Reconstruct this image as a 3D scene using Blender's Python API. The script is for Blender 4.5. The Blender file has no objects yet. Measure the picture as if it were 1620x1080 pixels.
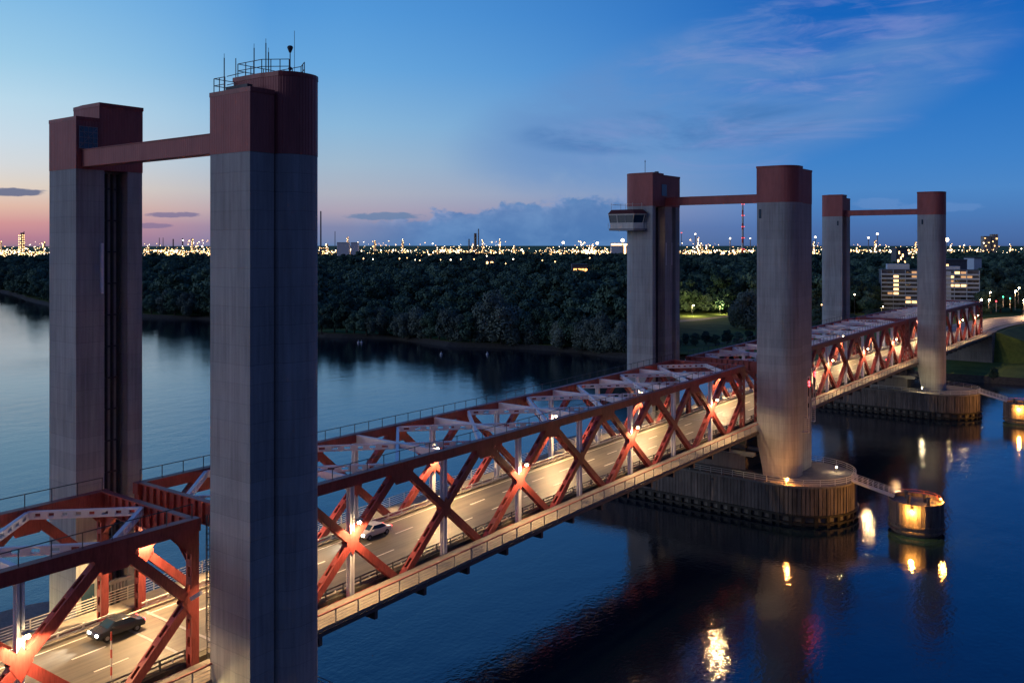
import bpy, math, random
import numpy as np
from mathutils import Vector
random.seed(7); rng = np.random.default_rng(7)
scn = bpy.context.scene
R = math.radians
# ------------------------------------------------------------------ camera
F = 1427.0; PH = math.atan(1075 / F); SN, CS = math.sin(PH), math.cos(PH); CH = 46.7
cd = bpy.data.cameras.new('camera'); cam = bpy.data.objects.new('camera', cd)
scn.collection.objects.link(cam); scn.camera = cam
cam.location = (0, 0, CH); cam.rotation_euler = (R(90), 0, PH)
cd.sensor_width = 36; cd.lens = F / 1620 * 36; cd.shift_y = -152 / 1620
cd.clip_start = 0.5; cd.clip_end = 80000
def at(px, d, z=0.0):            # direction of a photo column and a depth -> world point (survey helper)
    r = (px - 810) / F * d
    return Vector((CS * r - SN * d, SN * r + CS * d, z))
def gnd(px, py, z=0.0):
    return at(px, (CH - z) * F / (py - 388), z)
# ------------------------------------------------------------------ colour helpers
def lin(c):
    return tuple(((v / 255) / 12.92 if v / 255 <= .04045 else ((v / 255 + .055) / 1.055) ** 2.4) for v in c) + (1,)
# ------------------------------------------------------------------ world (dusk sky)
W = bpy.data.worlds.new('World'); scn.world = W; W.use_nodes = True
nt = W.node_tree; nt.nodes.clear(); N = nt.nodes; L = nt.links
def nd(t, **k):
    n = N.new(t)
    for a, b in k.items(): setattr(n, a, b)
    return n
def mth(op, a, b=None, c=None, clamp=False):
    n = nd('ShaderNodeMath', operation=op, use_clamp=clamp)
    for i, x in enumerate((a, b, c)):
        if x is None: continue
        if isinstance(x, (int, float)): n.inputs[i].default_value = x
        else: L.new(x, n.inputs[i])
    return n.outputs[0]
def mrange(x, a, b, c=0, d=1, smooth=True):
    n = nd('ShaderNodeMapRange', interpolation_type='SMOOTHSTEP' if smooth else 'LINEAR')
    L.new(x, n.inputs[0])
    for i, v in zip((1, 2, 3, 4), (a, b, c, d)): n.inputs[i].default_value = v
    return n.outputs[0]
def mixc(f, a, b):
    n = nd('ShaderNodeMix', data_type='RGBA')
    if isinstance(f, (int, float)): n.inputs[0].default_value = f
    else: L.new(f, n.inputs[0])
    for x, i in ((a, 6), (b, 7)):
        if isinstance(x, tuple): n.inputs[i].default_value = x
        else: L.new(x, n.inputs[i])
    return n.outputs[2]
tc = nd('ShaderNodeTexCoord'); D = tc.outputs['Generated']
def dot(v):
    n = nd('ShaderNodeVectorMath', operation='DOT_PRODUCT'); L.new(D, n.inputs[0]); n.inputs[1].default_value = v
    return n.outputs['Value']
fw = dot((-SN, CS, 0)); rt = dot((CS, SN, 0)); up = dot((0, 0, 1))
az = mth('ARCTAN2', rt, fw); el = mth('ARCSINE', up)
def ramp(x, stops):
    n = nd('ShaderNodeValToRGB'); L.new(x, n.inputs[0]); cr = n.color_ramp
    cr.interpolation = 'B_SPLINE' if False else 'LINEAR'
    while len(cr.elements) > 1: cr.elements.remove(cr.elements[-1])
    cr.elements[0].position = stops[0][0]; cr.elements[0].color = lin(stops[0][1])
    for p, c in stops[1:]:
        e = cr.elements.new(p); e.color = lin(c)
    return n.outputs[0]
elr = mth('POWER', mth('MAXIMUM', up, 0.0), 0.5)      # finer stops near the horizon
def st(l): return [(math.sqrt(z), c) for z, c in l]
west = ramp(elr, st([(0, (150, 118, 138)), (.008, (186, 128, 145)), (.022, (212, 150, 150)), (.038, (226, 186, 168)), (.058, (226, 212, 198)), (.078, (214, 217, 219)), (.104, (202, 219, 231)), (.14, (186, 217, 235)), (.18, (158, 204, 232)), (.235, (132, 188, 229)), (.3, (112, 174, 224)), (.5, (66, 132, 200)), (1, (26, 72, 140))]))
mid = ramp(elr, st([(0, (95, 125, 168)), (.02, (130, 136, 172)), (.037, (172, 162, 180)), (.056, (174, 178, 192)), (.088, (160, 185, 207)), (.129, (138, 183, 218)), (.19, (104, 167, 221)), (.247, (84, 153, 217)), (.45, (42, 108, 184)), (1, (16, 62, 132))]))
east = ramp(elr, st([(0, (68, 94, 145)), (.018, (74, 113, 172)), (.057, (76, 134, 198)), (.089, (63, 129, 200)), (.152, (42, 116, 196)), (.184, (34, 108, 194)), (.24, (20, 98, 186)), (.45, (10, 72, 156)), (1, (6, 46, 112))]))
cosd = mth('COSINE', mth('ADD', az, R(35)))
f1 = mrange(cosd, .997, .94, smooth=False); f2 = mrange(cosd, .91, .60, smooth=False)
back = ramp(elr, st([(0, (84, 78, 102)), (.1, (78, 80, 112)), (.3, (52, 68, 110)), (.6, (34, 62, 112)), (1, (14, 52, 112))]))
f3 = mrange(cosd, .36, -.45)
sky = mixc(f3, mixc(f2, mixc(f1, west, mid), east), back)
cmb = nd('ShaderNodeCombineXYZ'); L.new(az, cmb.inputs[0]); L.new(el, cmb.inputs[1])
def noise(scale, detail, stretch, rot=0.0, dist=0.0, rough=.5, off=0.0):
    mp = nd('ShaderNodeMapping'); L.new(cmb.outputs[0], mp.inputs[0])
    mp.inputs['Scale'].default_value = stretch; mp.inputs['Rotation'].default_value = (0, 0, rot); mp.inputs['Location'].default_value = (off, off, 0)
    n = nd('ShaderNodeTexNoise'); L.new(mp.outputs[0], n.inputs['Vector'])
    n.inputs['Scale'].default_value = scale; n.inputs['Detail'].default_value = detail
    n.inputs['Distortion'].default_value = dist; n.inputs['Roughness'].default_value = rough
    return n.outputs[0]
def A(px): return math.atan((px - 810) / F)
def EL(px, py): return math.atan((388 - py) / math.hypot(F, px - 810))
def blob(px, py, wx, wy, tilt=0.0, soft=1.0):          # soft elliptical region of sky round a direction
    da = mth('SUBTRACT', az, A(px)); de = mth('SUBTRACT', el, EL(px, py))
    c, s = math.cos(tilt), math.sin(tilt)
    p = mth('ADD', mth('MULTIPLY', da, c), mth('MULTIPLY', de, s)); q = mth('SUBTRACT', mth('MULTIPLY', de, c), mth('MULTIPLY', da, s))
    p = mth('DIVIDE', p, wx / F); q = mth('DIVIDE', q, wy / F)
    return mth('SUBTRACT', 1.0, mth('ADD', mth('MULTIPLY', p, p), mth('MULTIPLY', q, q)))
# high feathered cloud sweeping from the upper centre to the upper right, greyer and darker along its lower edge
veil = mth('MULTIPLY', mrange(noise(2.6, 7, (1, 2.6, 1), R(-20), .5, .62, 1.3), .33, .6), mrange(blob(1130, 160, 460, 135, R(12)), 0, .7))
sky = mixc(mth('MULTIPLY', veil, .75), sky, lin((100, 142, 198)))
dark = mth('MULTIPLY', mrange(noise(4.2, 6, (1, 3.6, 1), R(-6), .5, .6, 7.0), .40, .62), mrange(blob(1060, 205, 270, 42, R(2)), 0, .7))
sky = mixc(mth('MULTIPLY', dark, .8), sky, lin((62, 114, 176)))
w1 = mth('MULTIPLY', mrange(noise(6.5, 8, (1, 4.2, 1), R(-22), .9, .62), .46, .72), mrange(blob(1230, 130, 400, 150, R(16)), 0, .8))
sky = mixc(mth('MULTIPLY', w1, .62), sky, lin((126, 148, 202)))
w2 = mth('MULTIPLY', mrange(noise(9, 7, (1, 6, 1), R(-36), .7, .6, 3.0), .48, .72), mrange(blob(1310, 85, 260, 110, R(34)), 0, .7))
sky = mixc(mth('MULTIPLY', w2, .42), sky, lin((140, 150, 208)))
# cloud bank above the horizon between the tower pairs, rising to the right, billowed top
nb = noise(26, 6, (1, 1.5, 1), 0, .3, .6)
topc = mth('ADD', mrange(az, A(540), A(930), EL(600, 350), EL(960, 312), smooth=True), mth('MULTIPLY', mth('SUBTRACT', nb, .5), .045))
inside = mrange(mth('SUBTRACT', topc, el), -.0015, .004)
ends = mth('MULTIPLY', mrange(az, A(520), A(700)), mrange(az, A(1035), A(975)))
bank = mth('MULTIPLY', mth('MULTIPLY', inside, ends), .85)
shade = mixc(mrange(noise(16, 5, (1, 1.6, 1), 0, .4, .6, 5.0), .35, .7), lin((72, 120, 178)), lin((98, 142, 194)))
shade = mixc(mth('MULTIPLY', mrange(mth('SUBTRACT', topc, el), .001, .014, 1, 0), mrange(noise(34, 5, (1, 1.4, 1), 0, .3, .6, 9.0), .4, .65)), shade, lin((134, 156, 200)))
sky = mixc(bank, sky, shade)
for (px, py, wx, wy, c, s) in ((20, 304, 50, 7, (92, 104, 138), .9), (276, 340, 44, 5, (118, 112, 150), .8), (240, 357, 30, 5, (124, 112, 150), .7), (608, 342, 70, 7, (98, 128, 168), .8), (1480, 328, 70, 9, (110, 148, 204), .35), (1390, 322, 40, 10, (110, 148, 204), .35)):
    b = blob(px, py, wx, wy, R(1) if py > 330 else 0)
    b = mth('ADD', b, mth('MULTIPLY', mth('SUBTRACT', noise(60, 4, (1, 3, 1), 0, .2, .6, px * .01), .5), 1.6))
    sky = mixc(mth('MULTIPLY', mrange(b, .1, .6), s), sky, lin(c))
below = mrange(up, -.02, 0.0)
sky = mixc(below, lin((14, 24, 40)), sky)
bg = nd('ShaderNodeBackground'); L.new(sky, bg.inputs[0]); bg.inputs[1].default_value = 1.0
wo = nd('ShaderNodeOutputWorld'); L.new(bg.outputs[0], wo.inputs[0])
# ------------------------------------------------------------------ afterglow: one weak, very soft sun low in the west
sl = bpy.data.lights.new('sun', 'SUN'); sl.energy = 0.5; sl.angle = R(35); sl.color = (.95, .95, 1.0)
so = bpy.data.objects.new('sun', sl); scn.collection.objects.link(so)
sd = Vector((-.62, -.75, .22))            # towards the glow
so.rotation_euler = sd.to_track_quat('Z', 'Y').to_euler()
vs = scn.view_settings; vs.view_transform = 'Standard'; vs.look = 'None'; vs.exposure = 0; vs.gamma = 1
scn.cycles.use_denoising = True; scn.cycles.sample_clamp_indirect = 8; scn.cycles.max_bounces = 6
scn.cycles.caustics_reflective = False; scn.cycles.caustics_refractive = False
# ------------------------------------------------------------------ materials
M = {}
def mat(name, col, rough=.7, metal=0.0, var=0.0, vs_=1.0, bump=0.0, emit=None, est=0.0, build=None, sample=False, spec=.5):
    m = bpy.data.materials.new(name); m.use_nodes = True; t = m.node_tree; b = t.nodes['Principled BSDF']
    b.inputs['Base Color'].default_value = tuple(col) + (1,); b.inputs['Roughness'].default_value = rough; b.inputs['Metallic'].default_value = metal
    b.inputs['Specular IOR Level'].default_value = spec
    if emit:
        b.inputs['Emission Color'].default_value = tuple(emit) + (1,); b.inputs['Emission Strength'].default_value = est
        m.cycles.emission_sampling = 'AUTO' if sample else 'NONE'
    if var or bump:
        g = t.nodes.new('ShaderNodeNewGeometry'); n = t.nodes.new('ShaderNodeTexNoise'); n.inputs['Scale'].default_value = vs_; n.inputs['Detail'].default_value = 6
        t.links.new(g.outputs['Position'], n.inputs['Vector'])
        if var:
            h = t.nodes.new('ShaderNodeHueSaturation'); h.inputs['Color'].default_value = tuple(col) + (1,)
            mr = t.nodes.new('ShaderNodeMapRange'); mr.inputs[1].default_value = .25; mr.inputs[2].default_value = .75; mr.inputs[3].default_value = 1 - var; mr.inputs[4].default_value = 1 + var
            t.links.new(n.outputs[0], mr.inputs[0]); t.links.new(mr.outputs[0], h.inputs['Value']); t.links.new(h.outputs[0], b.inputs['Base Color'])
        if bump:
            bp = t.nodes.new('ShaderNodeBump'); bp.inputs['Strength'].default_value = bump; bp.inputs['Distance'].default_value = .05
            t.links.new(n.outputs[0], bp.inputs['Height']); t.links.new(bp.outputs[0], b.inputs['Normal'])
    if build: build(t, b)
    M[name] = m; return m
def NN(t, ty, ins=None, **k):
    n = t.nodes.new(ty)
    for a, b in k.items(): setattr(n, a, b)
    for a, b in (ins or {}).items():
        if hasattr(b, 'is_output') or isinstance(b, bpy.types.NodeSocket): t.links.new(b, n.inputs[a])
        else: n.inputs[a].default_value = b
    return n
def tmath(t, op, a, b=0.0):
    n = t.nodes.new('ShaderNodeMath'); n.operation = op
    for i, x in enumerate((a, b)):
        if isinstance(x, bpy.types.NodeSocket): t.links.new(x, n.inputs[i])
        else: n.inputs[i].default_value = x
    return n.outputs[0]
def tmix(t, f, a, b):
    n = t.nodes.new('ShaderNodeMix'); n.data_type = 'RGBA'
    for x, i in ((f, 0), (a, 6), (b, 7)):
        if isinstance(x, bpy.types.NodeSocket): t.links.new(x, n.inputs[i])
        else: n.inputs[i].default_value = x
    return n.outputs[2]
def tnoise(t, scale, stretch=(1, 1, 1), detail=6, rough=.6):
    g = t.nodes.new('ShaderNodeNewGeometry'); mp = NN(t, 'ShaderNodeMapping', {'Vector': g.outputs['Position'], 'Scale': stretch})
    return NN(t, 'ShaderNodeTexNoise', {'Vector': mp.outputs[0], 'Scale': scale, 'Detail': detail, 'Roughness': rough}).outputs[0]
def tmr(t, x, a, b, c=0, d=1):
    return NN(t, 'ShaderNodeMapRange', {0: x, 1: a, 2: b, 3: c, 4: d}).outputs[0]
def concrete(c1, c2, band=1.45):
    def f(t, b):
        g = t.nodes.new('ShaderNodeNewGeometry'); sp = NN(t, 'ShaderNodeSeparateXYZ', {0: g.outputs['Position']})
        fr = tmath(t, 'FRACT', tmath(t, 'DIVIDE', sp.outputs[2], band))
        line = tmr(t, tmath(t, 'ABSOLUTE', tmath(t, 'SUBTRACT', fr, .5)), .46, .495)
        bandn = NN(t, 'ShaderNodeTexWhiteNoise', {'W': tmath(t, 'FLOOR', tmath(t, 'DIVIDE', sp.outputs[2], band))}, noise_dimensions='1D').outputs[0]
        n1 = tnoise(t, .45, (1, 1, .3)); n2 = tnoise(t, 2.0, (1.6, 1.6, .07)); n3 = tnoise(t, 9)
        f1 = tmath(t, 'ADD', tmath(t, 'MULTIPLY', n1, .42), tmath(t, 'ADD', tmath(t, 'MULTIPLY', n2, .48), tmath(t, 'ADD', tmath(t, 'MULTIPLY', bandn, .07), tmath(t, 'MULTIPLY', n3, .1))))
        col = tmix(t, tmr(t, f1, .38, .74), c1 + (1,), c2 + (1,))
        col = tmix(t, tmath(t, 'MULTIPLY', line, .2), col, tuple(v * .55 for v in c1) + (1,))
        t.links.new(col, b.inputs['Base Color'])
        bp = NN(t, 'ShaderNodeBump', {'Strength': .5, 'Distance': .04, 'Height': tmath(t, 'SUBTRACT', n3, tmath(t, 'MULTIPLY', line, .8))}); t.links.new(bp.outputs[0], b.inputs['Normal'])
    return f
mat('tower_concrete', (.3, .29, .28), .9, build=concrete((.24, .25, .25), (.47, .49, .50)))
mat('pier_concrete', (.24, .23, .21), .9, build=concrete((.11, .105, .1), (.27, .25, .23), 3.1))
def cladding(t, b):
    g = t.nodes.new('ShaderNodeNewGeometry'); sp = NN(t, 'ShaderNodeSeparateXYZ', {0: g.outputs['Position']})
    fr = tmath(t, 'FRACT', tmath(t, 'MULTIPLY', tmath(t, 'ADD', sp.outputs[0], sp.outputs[1]), 3.4))
    rib = tmath(t, 'ABSOLUTE', tmath(t, 'SUBTRACT', fr, .5))
    n1 = tnoise(t, .8, (1, 1, .25)); n2 = tnoise(t, 5, (2, 2, .2))
    col = tmix(t, tmr(t, tmath(t, 'ADD', tmath(t, 'MULTIPLY', n1, .7), tmath(t, 'MULTIPLY', n2, .3)), .35, .65), (.29, .075, .07, 1), (.42, .12, .11, 1))
    t.links.new(col, b.inputs['Base Color'])
    bp = NN(t, 'ShaderNodeBump', {'Strength': .45, 'Distance': .05, 'Height': tmr(t, rib, .15, .35)}); t.links.new(bp.outputs[0], b.inputs['Normal'])
mat('red_cladding', (.27, .05, .045), .6, build=cladding)
def redsteel(t, b):
    n1 = tnoise(t, .9, (1, 1, .5)); n2 = tnoise(t, 5, (1.5, 1.5, .22), 8, .7)
    f = tmr(t, tmath(t, 'ADD', tmath(t, 'MULTIPLY', n1, .45), tmath(t, 'MULTIPLY', n2, .55)), .38, .64)
    col = tmix(t, f, (.20, .032, .03, 1), (.42, .08, .07, 1)); t.links.new(col, b.inputs['Base Color'])
mat('red_steel', (.42, .055, .045), .5, build=redsteel)
mat('red_interior', (.10, .02, .02), .8, var=.2, vs_=2)
mat('pale_steel', (.82, .82, .86), .5, var=.08, vs_=1.5)
mat('dark_steel', (.07, .075, .085), .6, var=.25, vs_=2)
mat('grey_steel', (.25, .26, .28), .5, var=.2, vs_=2)
mat('white_rail', (.7, .68, .62), .5, var=.1)
mat('rail_red', (.4, .12, .09), .5)
def asphalt(t, b):
    n1 = tnoise(t, .9, (2.2, .035, 1), 8, .65); n2 = tnoise(t, 14); n3 = tnoise(t, .3)
    f = tmath(t, 'ADD', tmath(t, 'MULTIPLY', n1, .6), tmath(t, 'ADD', tmath(t, 'MULTIPLY', n2, .15), tmath(t, 'MULTIPLY', n3, .25)))
    t.links.new(tmix(t, tmr(t, f, .38, .62), (.07, .066, .056, 1), (.165, .15, .12, 1)), b.inputs['Base Color'])
    t.links.new(NN(t, 'ShaderNodeBump', {'Strength': .3, 'Distance': .02, 'Height': n2}).outputs[0], b.inputs['Normal'])
mat('asphalt', (.08, .08, .08), .55, build=asphalt)
mat('road_paint', (.7, .68, .62), .6, var=.15, vs_=3)
mat('walkway', (.30, .27, .22), .85, var=.2, vs_=2)
mat('walk_strip', (.10, .095, .07), .85, var=.3, vs_=3)
mat('black', (.012, .012, .015), .8)
mat('glass_dark', (.02, .05, .08), .12)
mat('glass_blue', (.05, .16, .24), .3)
mat('lamp_warm', (.8, .7, .5), .4, emit=(1, .72, .36), est=60, sample=True)
mat('lamp_white', (.8, .8, .8), .4, emit=(1, .9, .75), est=16)
mat('lamp_orange', (.8, .5, .2), .4, emit=(1, .38, .05), est=22)
mat('far_warm', (.8, .7, .5), .4, emit=(1, .56, .22), est=6)
mat('far_white', (.8, .7, .5), .4, emit=(1, .80, .55), est=10)
mat('far_orange', (.8, .7, .5), .4, emit=(1, .36, .09), est=5)
mat('far_red', (.8, .1, .1), .4, emit=(1, .12, .12), est=2.2)
mat('sig_red', (.8, .1, .1), .4, emit=(1, .05, .06), est=9)
mat('sig_green', (.1, .8, .4), .4, emit=(.05, 1, .45), est=9)
mat('head_light', (.9, .9, .9), .3, emit=(1, .9, .72), est=26)
mat('tail_light', (.6, .05, .05), .3, emit=(1, .05, .06), est=12)
mat('win_lit', (.8, .6, .4), .4, emit=(1, .56, .22), est=2.8)
mat('win_dim', (.5, .4, .3), .4, emit=(1, .5, .2), est=.6)
mat('win_dark', (.03, .04, .05), .2)
mat('panel', (.50, .60, .70), .7, var=.1)
mat('panel_dark', (.10, .11, .13), .8, var=.2)
mat('refinery_steel', (.32, .30, .28), .7, var=.2, vs_=.1)
mat('chimney_grey', (.17, .16, .17), .8)
mat('striped_white', (.6, .58, .55), .7); mat('striped_red', (.5, .07, .05), .7)
mat('bark', (.06, .05, .04), .9)
mat('paint_white', (.7, .7, .7), .3); mat('paint_grey', (.15, .16, .18), .25); mat('paint_dark', (.03, .035, .05), .22); mat('rubber', (.015, .015, .015), .8)
def timber(t, b):
    g = t.nodes.new('ShaderNodeNewGeometry'); n2 = tnoise(t, 1.3, (1, 1, .07)); n1 = tnoise(t, .35); n3 = tnoise(t, 4, (1, 1, .15))
    f = tmath(t, 'ADD', tmath(t, 'MULTIPLY', n2, .6), tmath(t, 'ADD', tmath(t, 'MULTIPLY', n1, .2), tmath(t, 'MULTIPLY', n3, .2)))
    t.links.new(tmix(t, tmr(t, f, .36, .64), (.045, .04, .038, 1), (.25, .21, .19, 1)), b.inputs['Base Color'])
mat('fender_wood', (.2, .15, .13), .85, build=timber)
mat('wet_wood', (.02, .018, .015), .6, var=.3)
def leafmat(c1, c2):
    def f(t, b):
        n = tnoise(t, .11, (1, 1, 1), 3); n2 = tnoise(t, .8, (1, 1, 1), 4)
        oi = t.nodes.new('ShaderNodeObjectInfo')
        x = tmath(t, 'ADD', tmath(t, 'MULTIPLY', n, .4), tmath(t, 'ADD', tmath(t, 'MULTIPLY', n2, .3), tmath(t, 'MULTIPLY', oi.outputs['Random'], .5)))
        t.links.new(tmix(t, tmr(t, x, .35, .85), c1 + (1,), c2 + (1,)), b.inputs['Base Color'])
    return f
mat('leaf', (.05, .08, .04), .85, build=leafmat((.03, .075, .055), (.15, .25, .17)), spec=.2)
mat('leaf_willow', (.1, .13, .09), .85, build=leafmat((.12, .17, .14), (.22, .28, .22)), spec=.2)
def grass(t, b):
    n = tnoise(t, .09); n2 = tnoise(t, 1.1)
    x = tmath(t, 'ADD', tmath(t, 'MULTIPLY', n, .65), tmath(t, 'MULTIPLY', n2, .35))
    t.links.new(tmix(t, tmr(t, x, .35, .65), (.05, .10, .03, 1), (.16, .23, .06, 1)), b.inputs['Base Color'])
mat('grass', (.06, .11, .03), .95, build=grass, spec=.2)
mat('stone_bank', (.045, .045, .04), .9, var=.5, vs_=1.2, bump=1)
mat('path', (.28, .25, .2), .9, var=.15)
def water(t, b):
    b.inputs['IOR'].default_value = 2.1
    n1 = tnoise(t, 1.7, (1, .8, 1), 3, .55); n2 = tnoise(t, .22, (1, .6, 1), 3, .5); n3 = tnoise(t, .012, (1, 1, 1), 3, .5)
    h = tmath(t, 'ADD', tmath(t, 'MULTIPLY', n1, .42), n2)
    amp = tmr(t, n3, .35, .65, .55, 1.25)
    t.links.new(NN(t, 'ShaderNodeBump', {'Strength': 1.0, 'Distance': .07, 'Height': tmath(t, 'MULTIPLY', h, amp)}).outputs[0], b.inputs['Normal'])
    t.links.new(tmr(t, n3, .35, .65, .03, .09), b.inputs['Roughness'])
mat('water', (.004, .014, .028), .08, build=water)
# ------------------------------------------------------------------ mesh builder
DECK, TOP = 14.0, 24.76
ZD = ([-60, 0, 42, 90, 150, 200, 256, 384, 420], [5.0, 5.6, 6.4, 7.3, 7.6, 7.9, 7.8, 6.4, 5.9])
ZT = ([-60, 0, 42, 110, 155, 200, 260, 384, 420], [17.9, 18.0, 18.06, 18.08, 18.5, 18.8, 19.15, 18.6, 18.4])
def cam_z(y, z):
    d = np.interp(y, *ZD) + 6.7; t = np.interp(y, *ZT) + 6.7
    f = (z - DECK) / (TOP - DECK)
    return (1 - f) * d + f * t
def zd(y): return float(np.interp(y, *ZD)) + 6.7
class MB:
    def __init__(s, base=(0, 0, 0), deform=False): s.v = []; s.f = []; s.base = Vector(base); s.deform = deform
    def add(s, vs, fs):
        o = len(s.v); s.v += [tuple(p) for p in vs]; s.f += [tuple(i + o for i in f) for f in fs]
    def box(s, x0, x1, y0, y1, z0, z1):
        s.add([(x0, y0, z0), (x1, y0, z0), (x1, y1, z0), (x0, y1, z0), (x0, y0, z1), (x1, y0, z1), (x1, y1, z1), (x0, y1, z1)],
              [(3, 2, 1, 0), (4, 5, 6, 7), (0, 1, 5, 4), (1, 2, 6, 5), (2, 3, 7, 6), (3, 0, 4, 7)])
    def beam(s, p, q, w, h, up=(0, 0, 1), ox=0.0, oh=0.0):
        p = Vector(p); q = Vector(q); d = (q - p).normalized(); u = Vector(up)
        if abs(d.dot(u)) > .99: u = Vector((1, 0, 0))
        side = d.cross(u).normalized(); u = side.cross(d).normalized()
        vs = []
        for e in (p, q):
            c = e + side * ox + u * oh
            for a, b in ((-1, -1), (1, -1), (1, 1), (-1, 1)): vs.append(c + side * (a * w / 2) + u * (b * h / 2))
        s.add(vs, [(0, 1, 2, 3), (7, 6, 5, 4), (0, 4, 5, 1), (1, 5, 6, 2), (2, 6, 7, 3), (3, 7, 4, 0)])
    def strip(s, x0, x1, ys, z0, z1):
        for a, b in zip(ys[:-1], ys[1:]): s.box(x0, x1, a, b, z0, z1)
    def prism(s, poly, z0, z1, cap=True, poly1=None):
        n = len(poly); p1 = poly1 or poly
        fs = [(i, (i + 1) % n, (i + 1) % n + n, i + n) for i in range(n)]
        if cap: fs += [tuple(range(n - 1, -1, -1)), tuple(range(n, 2 * n))]
        ar = sum(poly[i][0] * poly[(i + 1) % n][1] - poly[(i + 1) % n][0] * poly[i][1] for i in range(n))
        if ar < 0: fs = [tuple(reversed(f)) for f in fs]
        s.add([(x, y, z0) for x, y in poly] + [(x, y, z1) for x, y in p1], fs)
    def tube(s, p, q, r, n=6, r2=None, cap=True):
        p = Vector(p); q = Vector(q); d = (q - p).normalized(); u = Vector((0, 0, 1)) if abs(d.z) < .9 else Vector((1, 0, 0))
        a = d.cross(u).normalized(); b = d.cross(a)
        r2 = r if r2 is None else r2
        vs = [p + (a * math.cos(t) + b * math.sin(t)) * r for t in (2 * math.pi * i / n for i in range(n))] + [q + (a * math.cos(t) + b * math.sin(t)) * r2 for t in (2 * math.pi * i / n for i in range(n))]
        fs = [(i, (i + 1) % n, (i + 1) % n + n, i + n) for i in range(n)]
        if cap: fs += [tuple(range(n - 1, -1, -1)), tuple(range(n, 2 * n))]
        s.add(vs, fs)
    def ball(s, c, r, n=8, m=5, sz=1.0):
        c = Vector(c); vs = [c + Vector((0, 0, -r * sz))]; fs = []
        for j in range(1, m):
            t = math.pi * j / m
            for i in range(n):
                a = 2 * math.pi * i / n; vs.append(c + Vector((r * math.sin(t) * math.cos(a), r * math.sin(t) * math.sin(a), -r * sz * math.cos(t))))
        vs.append(c + Vector((0, 0, r * sz)))
        for i in range(n): fs.append((0, 1 + (i + 1) % n, 1 + i)); fs.append((len(vs) - 1, 1 + (m - 2) * n + i, 1 + (m - 2) * n + (i + 1) % n))
        for j in range(m - 2):
            for i in range(n): a = 1 + j * n + i; b = 1 + j * n + (i + 1) % n; fs.append((a, b, b + n, a + n))
        s.add(vs, fs)
    def octa(s, c, r):
        x, y, z = c
        s.add([(x - r, y, z), (x + r, y, z), (x, y - r, z), (x, y + r, z), (x, y, z - r), (x, y, z + r)],
              [(0, 2, 5), (2, 1, 5), (1, 3, 5), (3, 0, 5), (2, 0, 4), (1, 2, 4), (3, 1, 4), (0, 3, 4)])
    def batt(s, p, q, w, h, up, n, t=.07, fl=.12, gap=.58):     # box member: solid webs, battened on its upper and lower faces
        p = Vector(p); q = Vector(q); u = Vector(up)
        s.beam(p, q, t, h, up, ox=w / 2 - t / 2); s.beam(p, q, t, h, up, ox=-w / 2 + t / 2)
        for e in (1, -1):
            for a in (1, -1): s.beam(p, q, fl, .05, up, ox=a * (w / 2 - t - fl / 2), oh=e * (h / 2 - .03))
            for i in range(n):
                a0 = i / n; a1 = (i + 1 - gap) / n if i < n - 1 else 1
                s.beam(p.lerp(q, a0), p.lerp(q, a1), w - 2 * t - 2 * fl + .01, .04, up, oh=e * (h / 2 - .03))
    def latt(s, p, q, w, h, n, up=(0, 0, 1), c=.16, gap=.5):   # two chords with batten plates seen from the side
        p = Vector(p); q = Vector(q)
        for e in (1, -1): s.beam(p, q, w, c, up, oh=e * (h / 2 - c / 2))
        for i in range(n + 1):
            a = (i + .25) / (n + .5); hw = .5 * (1 - gap) / n
            for o in (1, -1): s.beam(p.lerp(q, max(0, a - hw)), p.lerp(q, min(1, a + hw)), .04, h - 2 * c, up, ox=o * (w / 2 - .03))
    def build(s, name, m, parent=None, **tags):
        if not s.v: return None
        V = np.array(s.v, float)
        if s.deform: V[:, 2] = cam_z(V[:, 1], V[:, 2])
        b = parent['wb'] if parent is not None and 'wb' in parent else s.base
        V -= np.array(tuple(b))
        me = bpy.data.meshes.new(name); me.from_pydata(V.tolist(), [], s.f); me.materials.append(M[m] if isinstance(m, str) else m)
        o = bpy.data.objects.new(name, me); scn.collection.objects.link(o)
        if parent is not None: o.parent = parent; o['wb'] = tuple(b)
        else: o.location = s.base; o['wb'] = tuple(s.base)
        for k, v in tags.items(): o[k] = v
        return o
def thing(name, label, cat, base, group=None):
    o = bpy.data.objects.new(name, None); scn.collection.objects.link(o); o.location = base; o.empty_display_size = .5
    o['label'] = label; o['category'] = cat; o['wb'] = tuple(base)
    if group: o['group'] = group
    return o
def tag(o, label, cat, group=None):
    o['label'] = label; o['category'] = cat
    if group: o['group'] = group
def copy_thing(root, loc, rz, label, group, scale=None):
    r = root.copy(); scn.collection.objects.link(r); r.location = loc; r.rotation_euler = (0, 0, rz); r['label'] = label; r['group'] = group
    if scale: r.scale = scale
    for ch in list(root.children):
        c = ch.copy(); scn.collection.objects.link(c); c.parent = r
        for g in list(ch.children):
            d = g.copy(); scn.collection.objects.link(d); d.parent = c
    return r
def lamp(loc, power, col=(1, .72, .36), r=.25, name='lamp_light', parent=None):
    l = bpy.data.lights.new(name, 'POINT'); l.energy = power; l.color = col; l.shadow_soft_size = r
    o = bpy.data.objects.new(name, l); scn.collection.objects.link(o)
    if parent is not None: o.parent = parent; o.location = Vector(loc) - Vector(parent['wb'])
    else: o.location = loc
    return o
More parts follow.
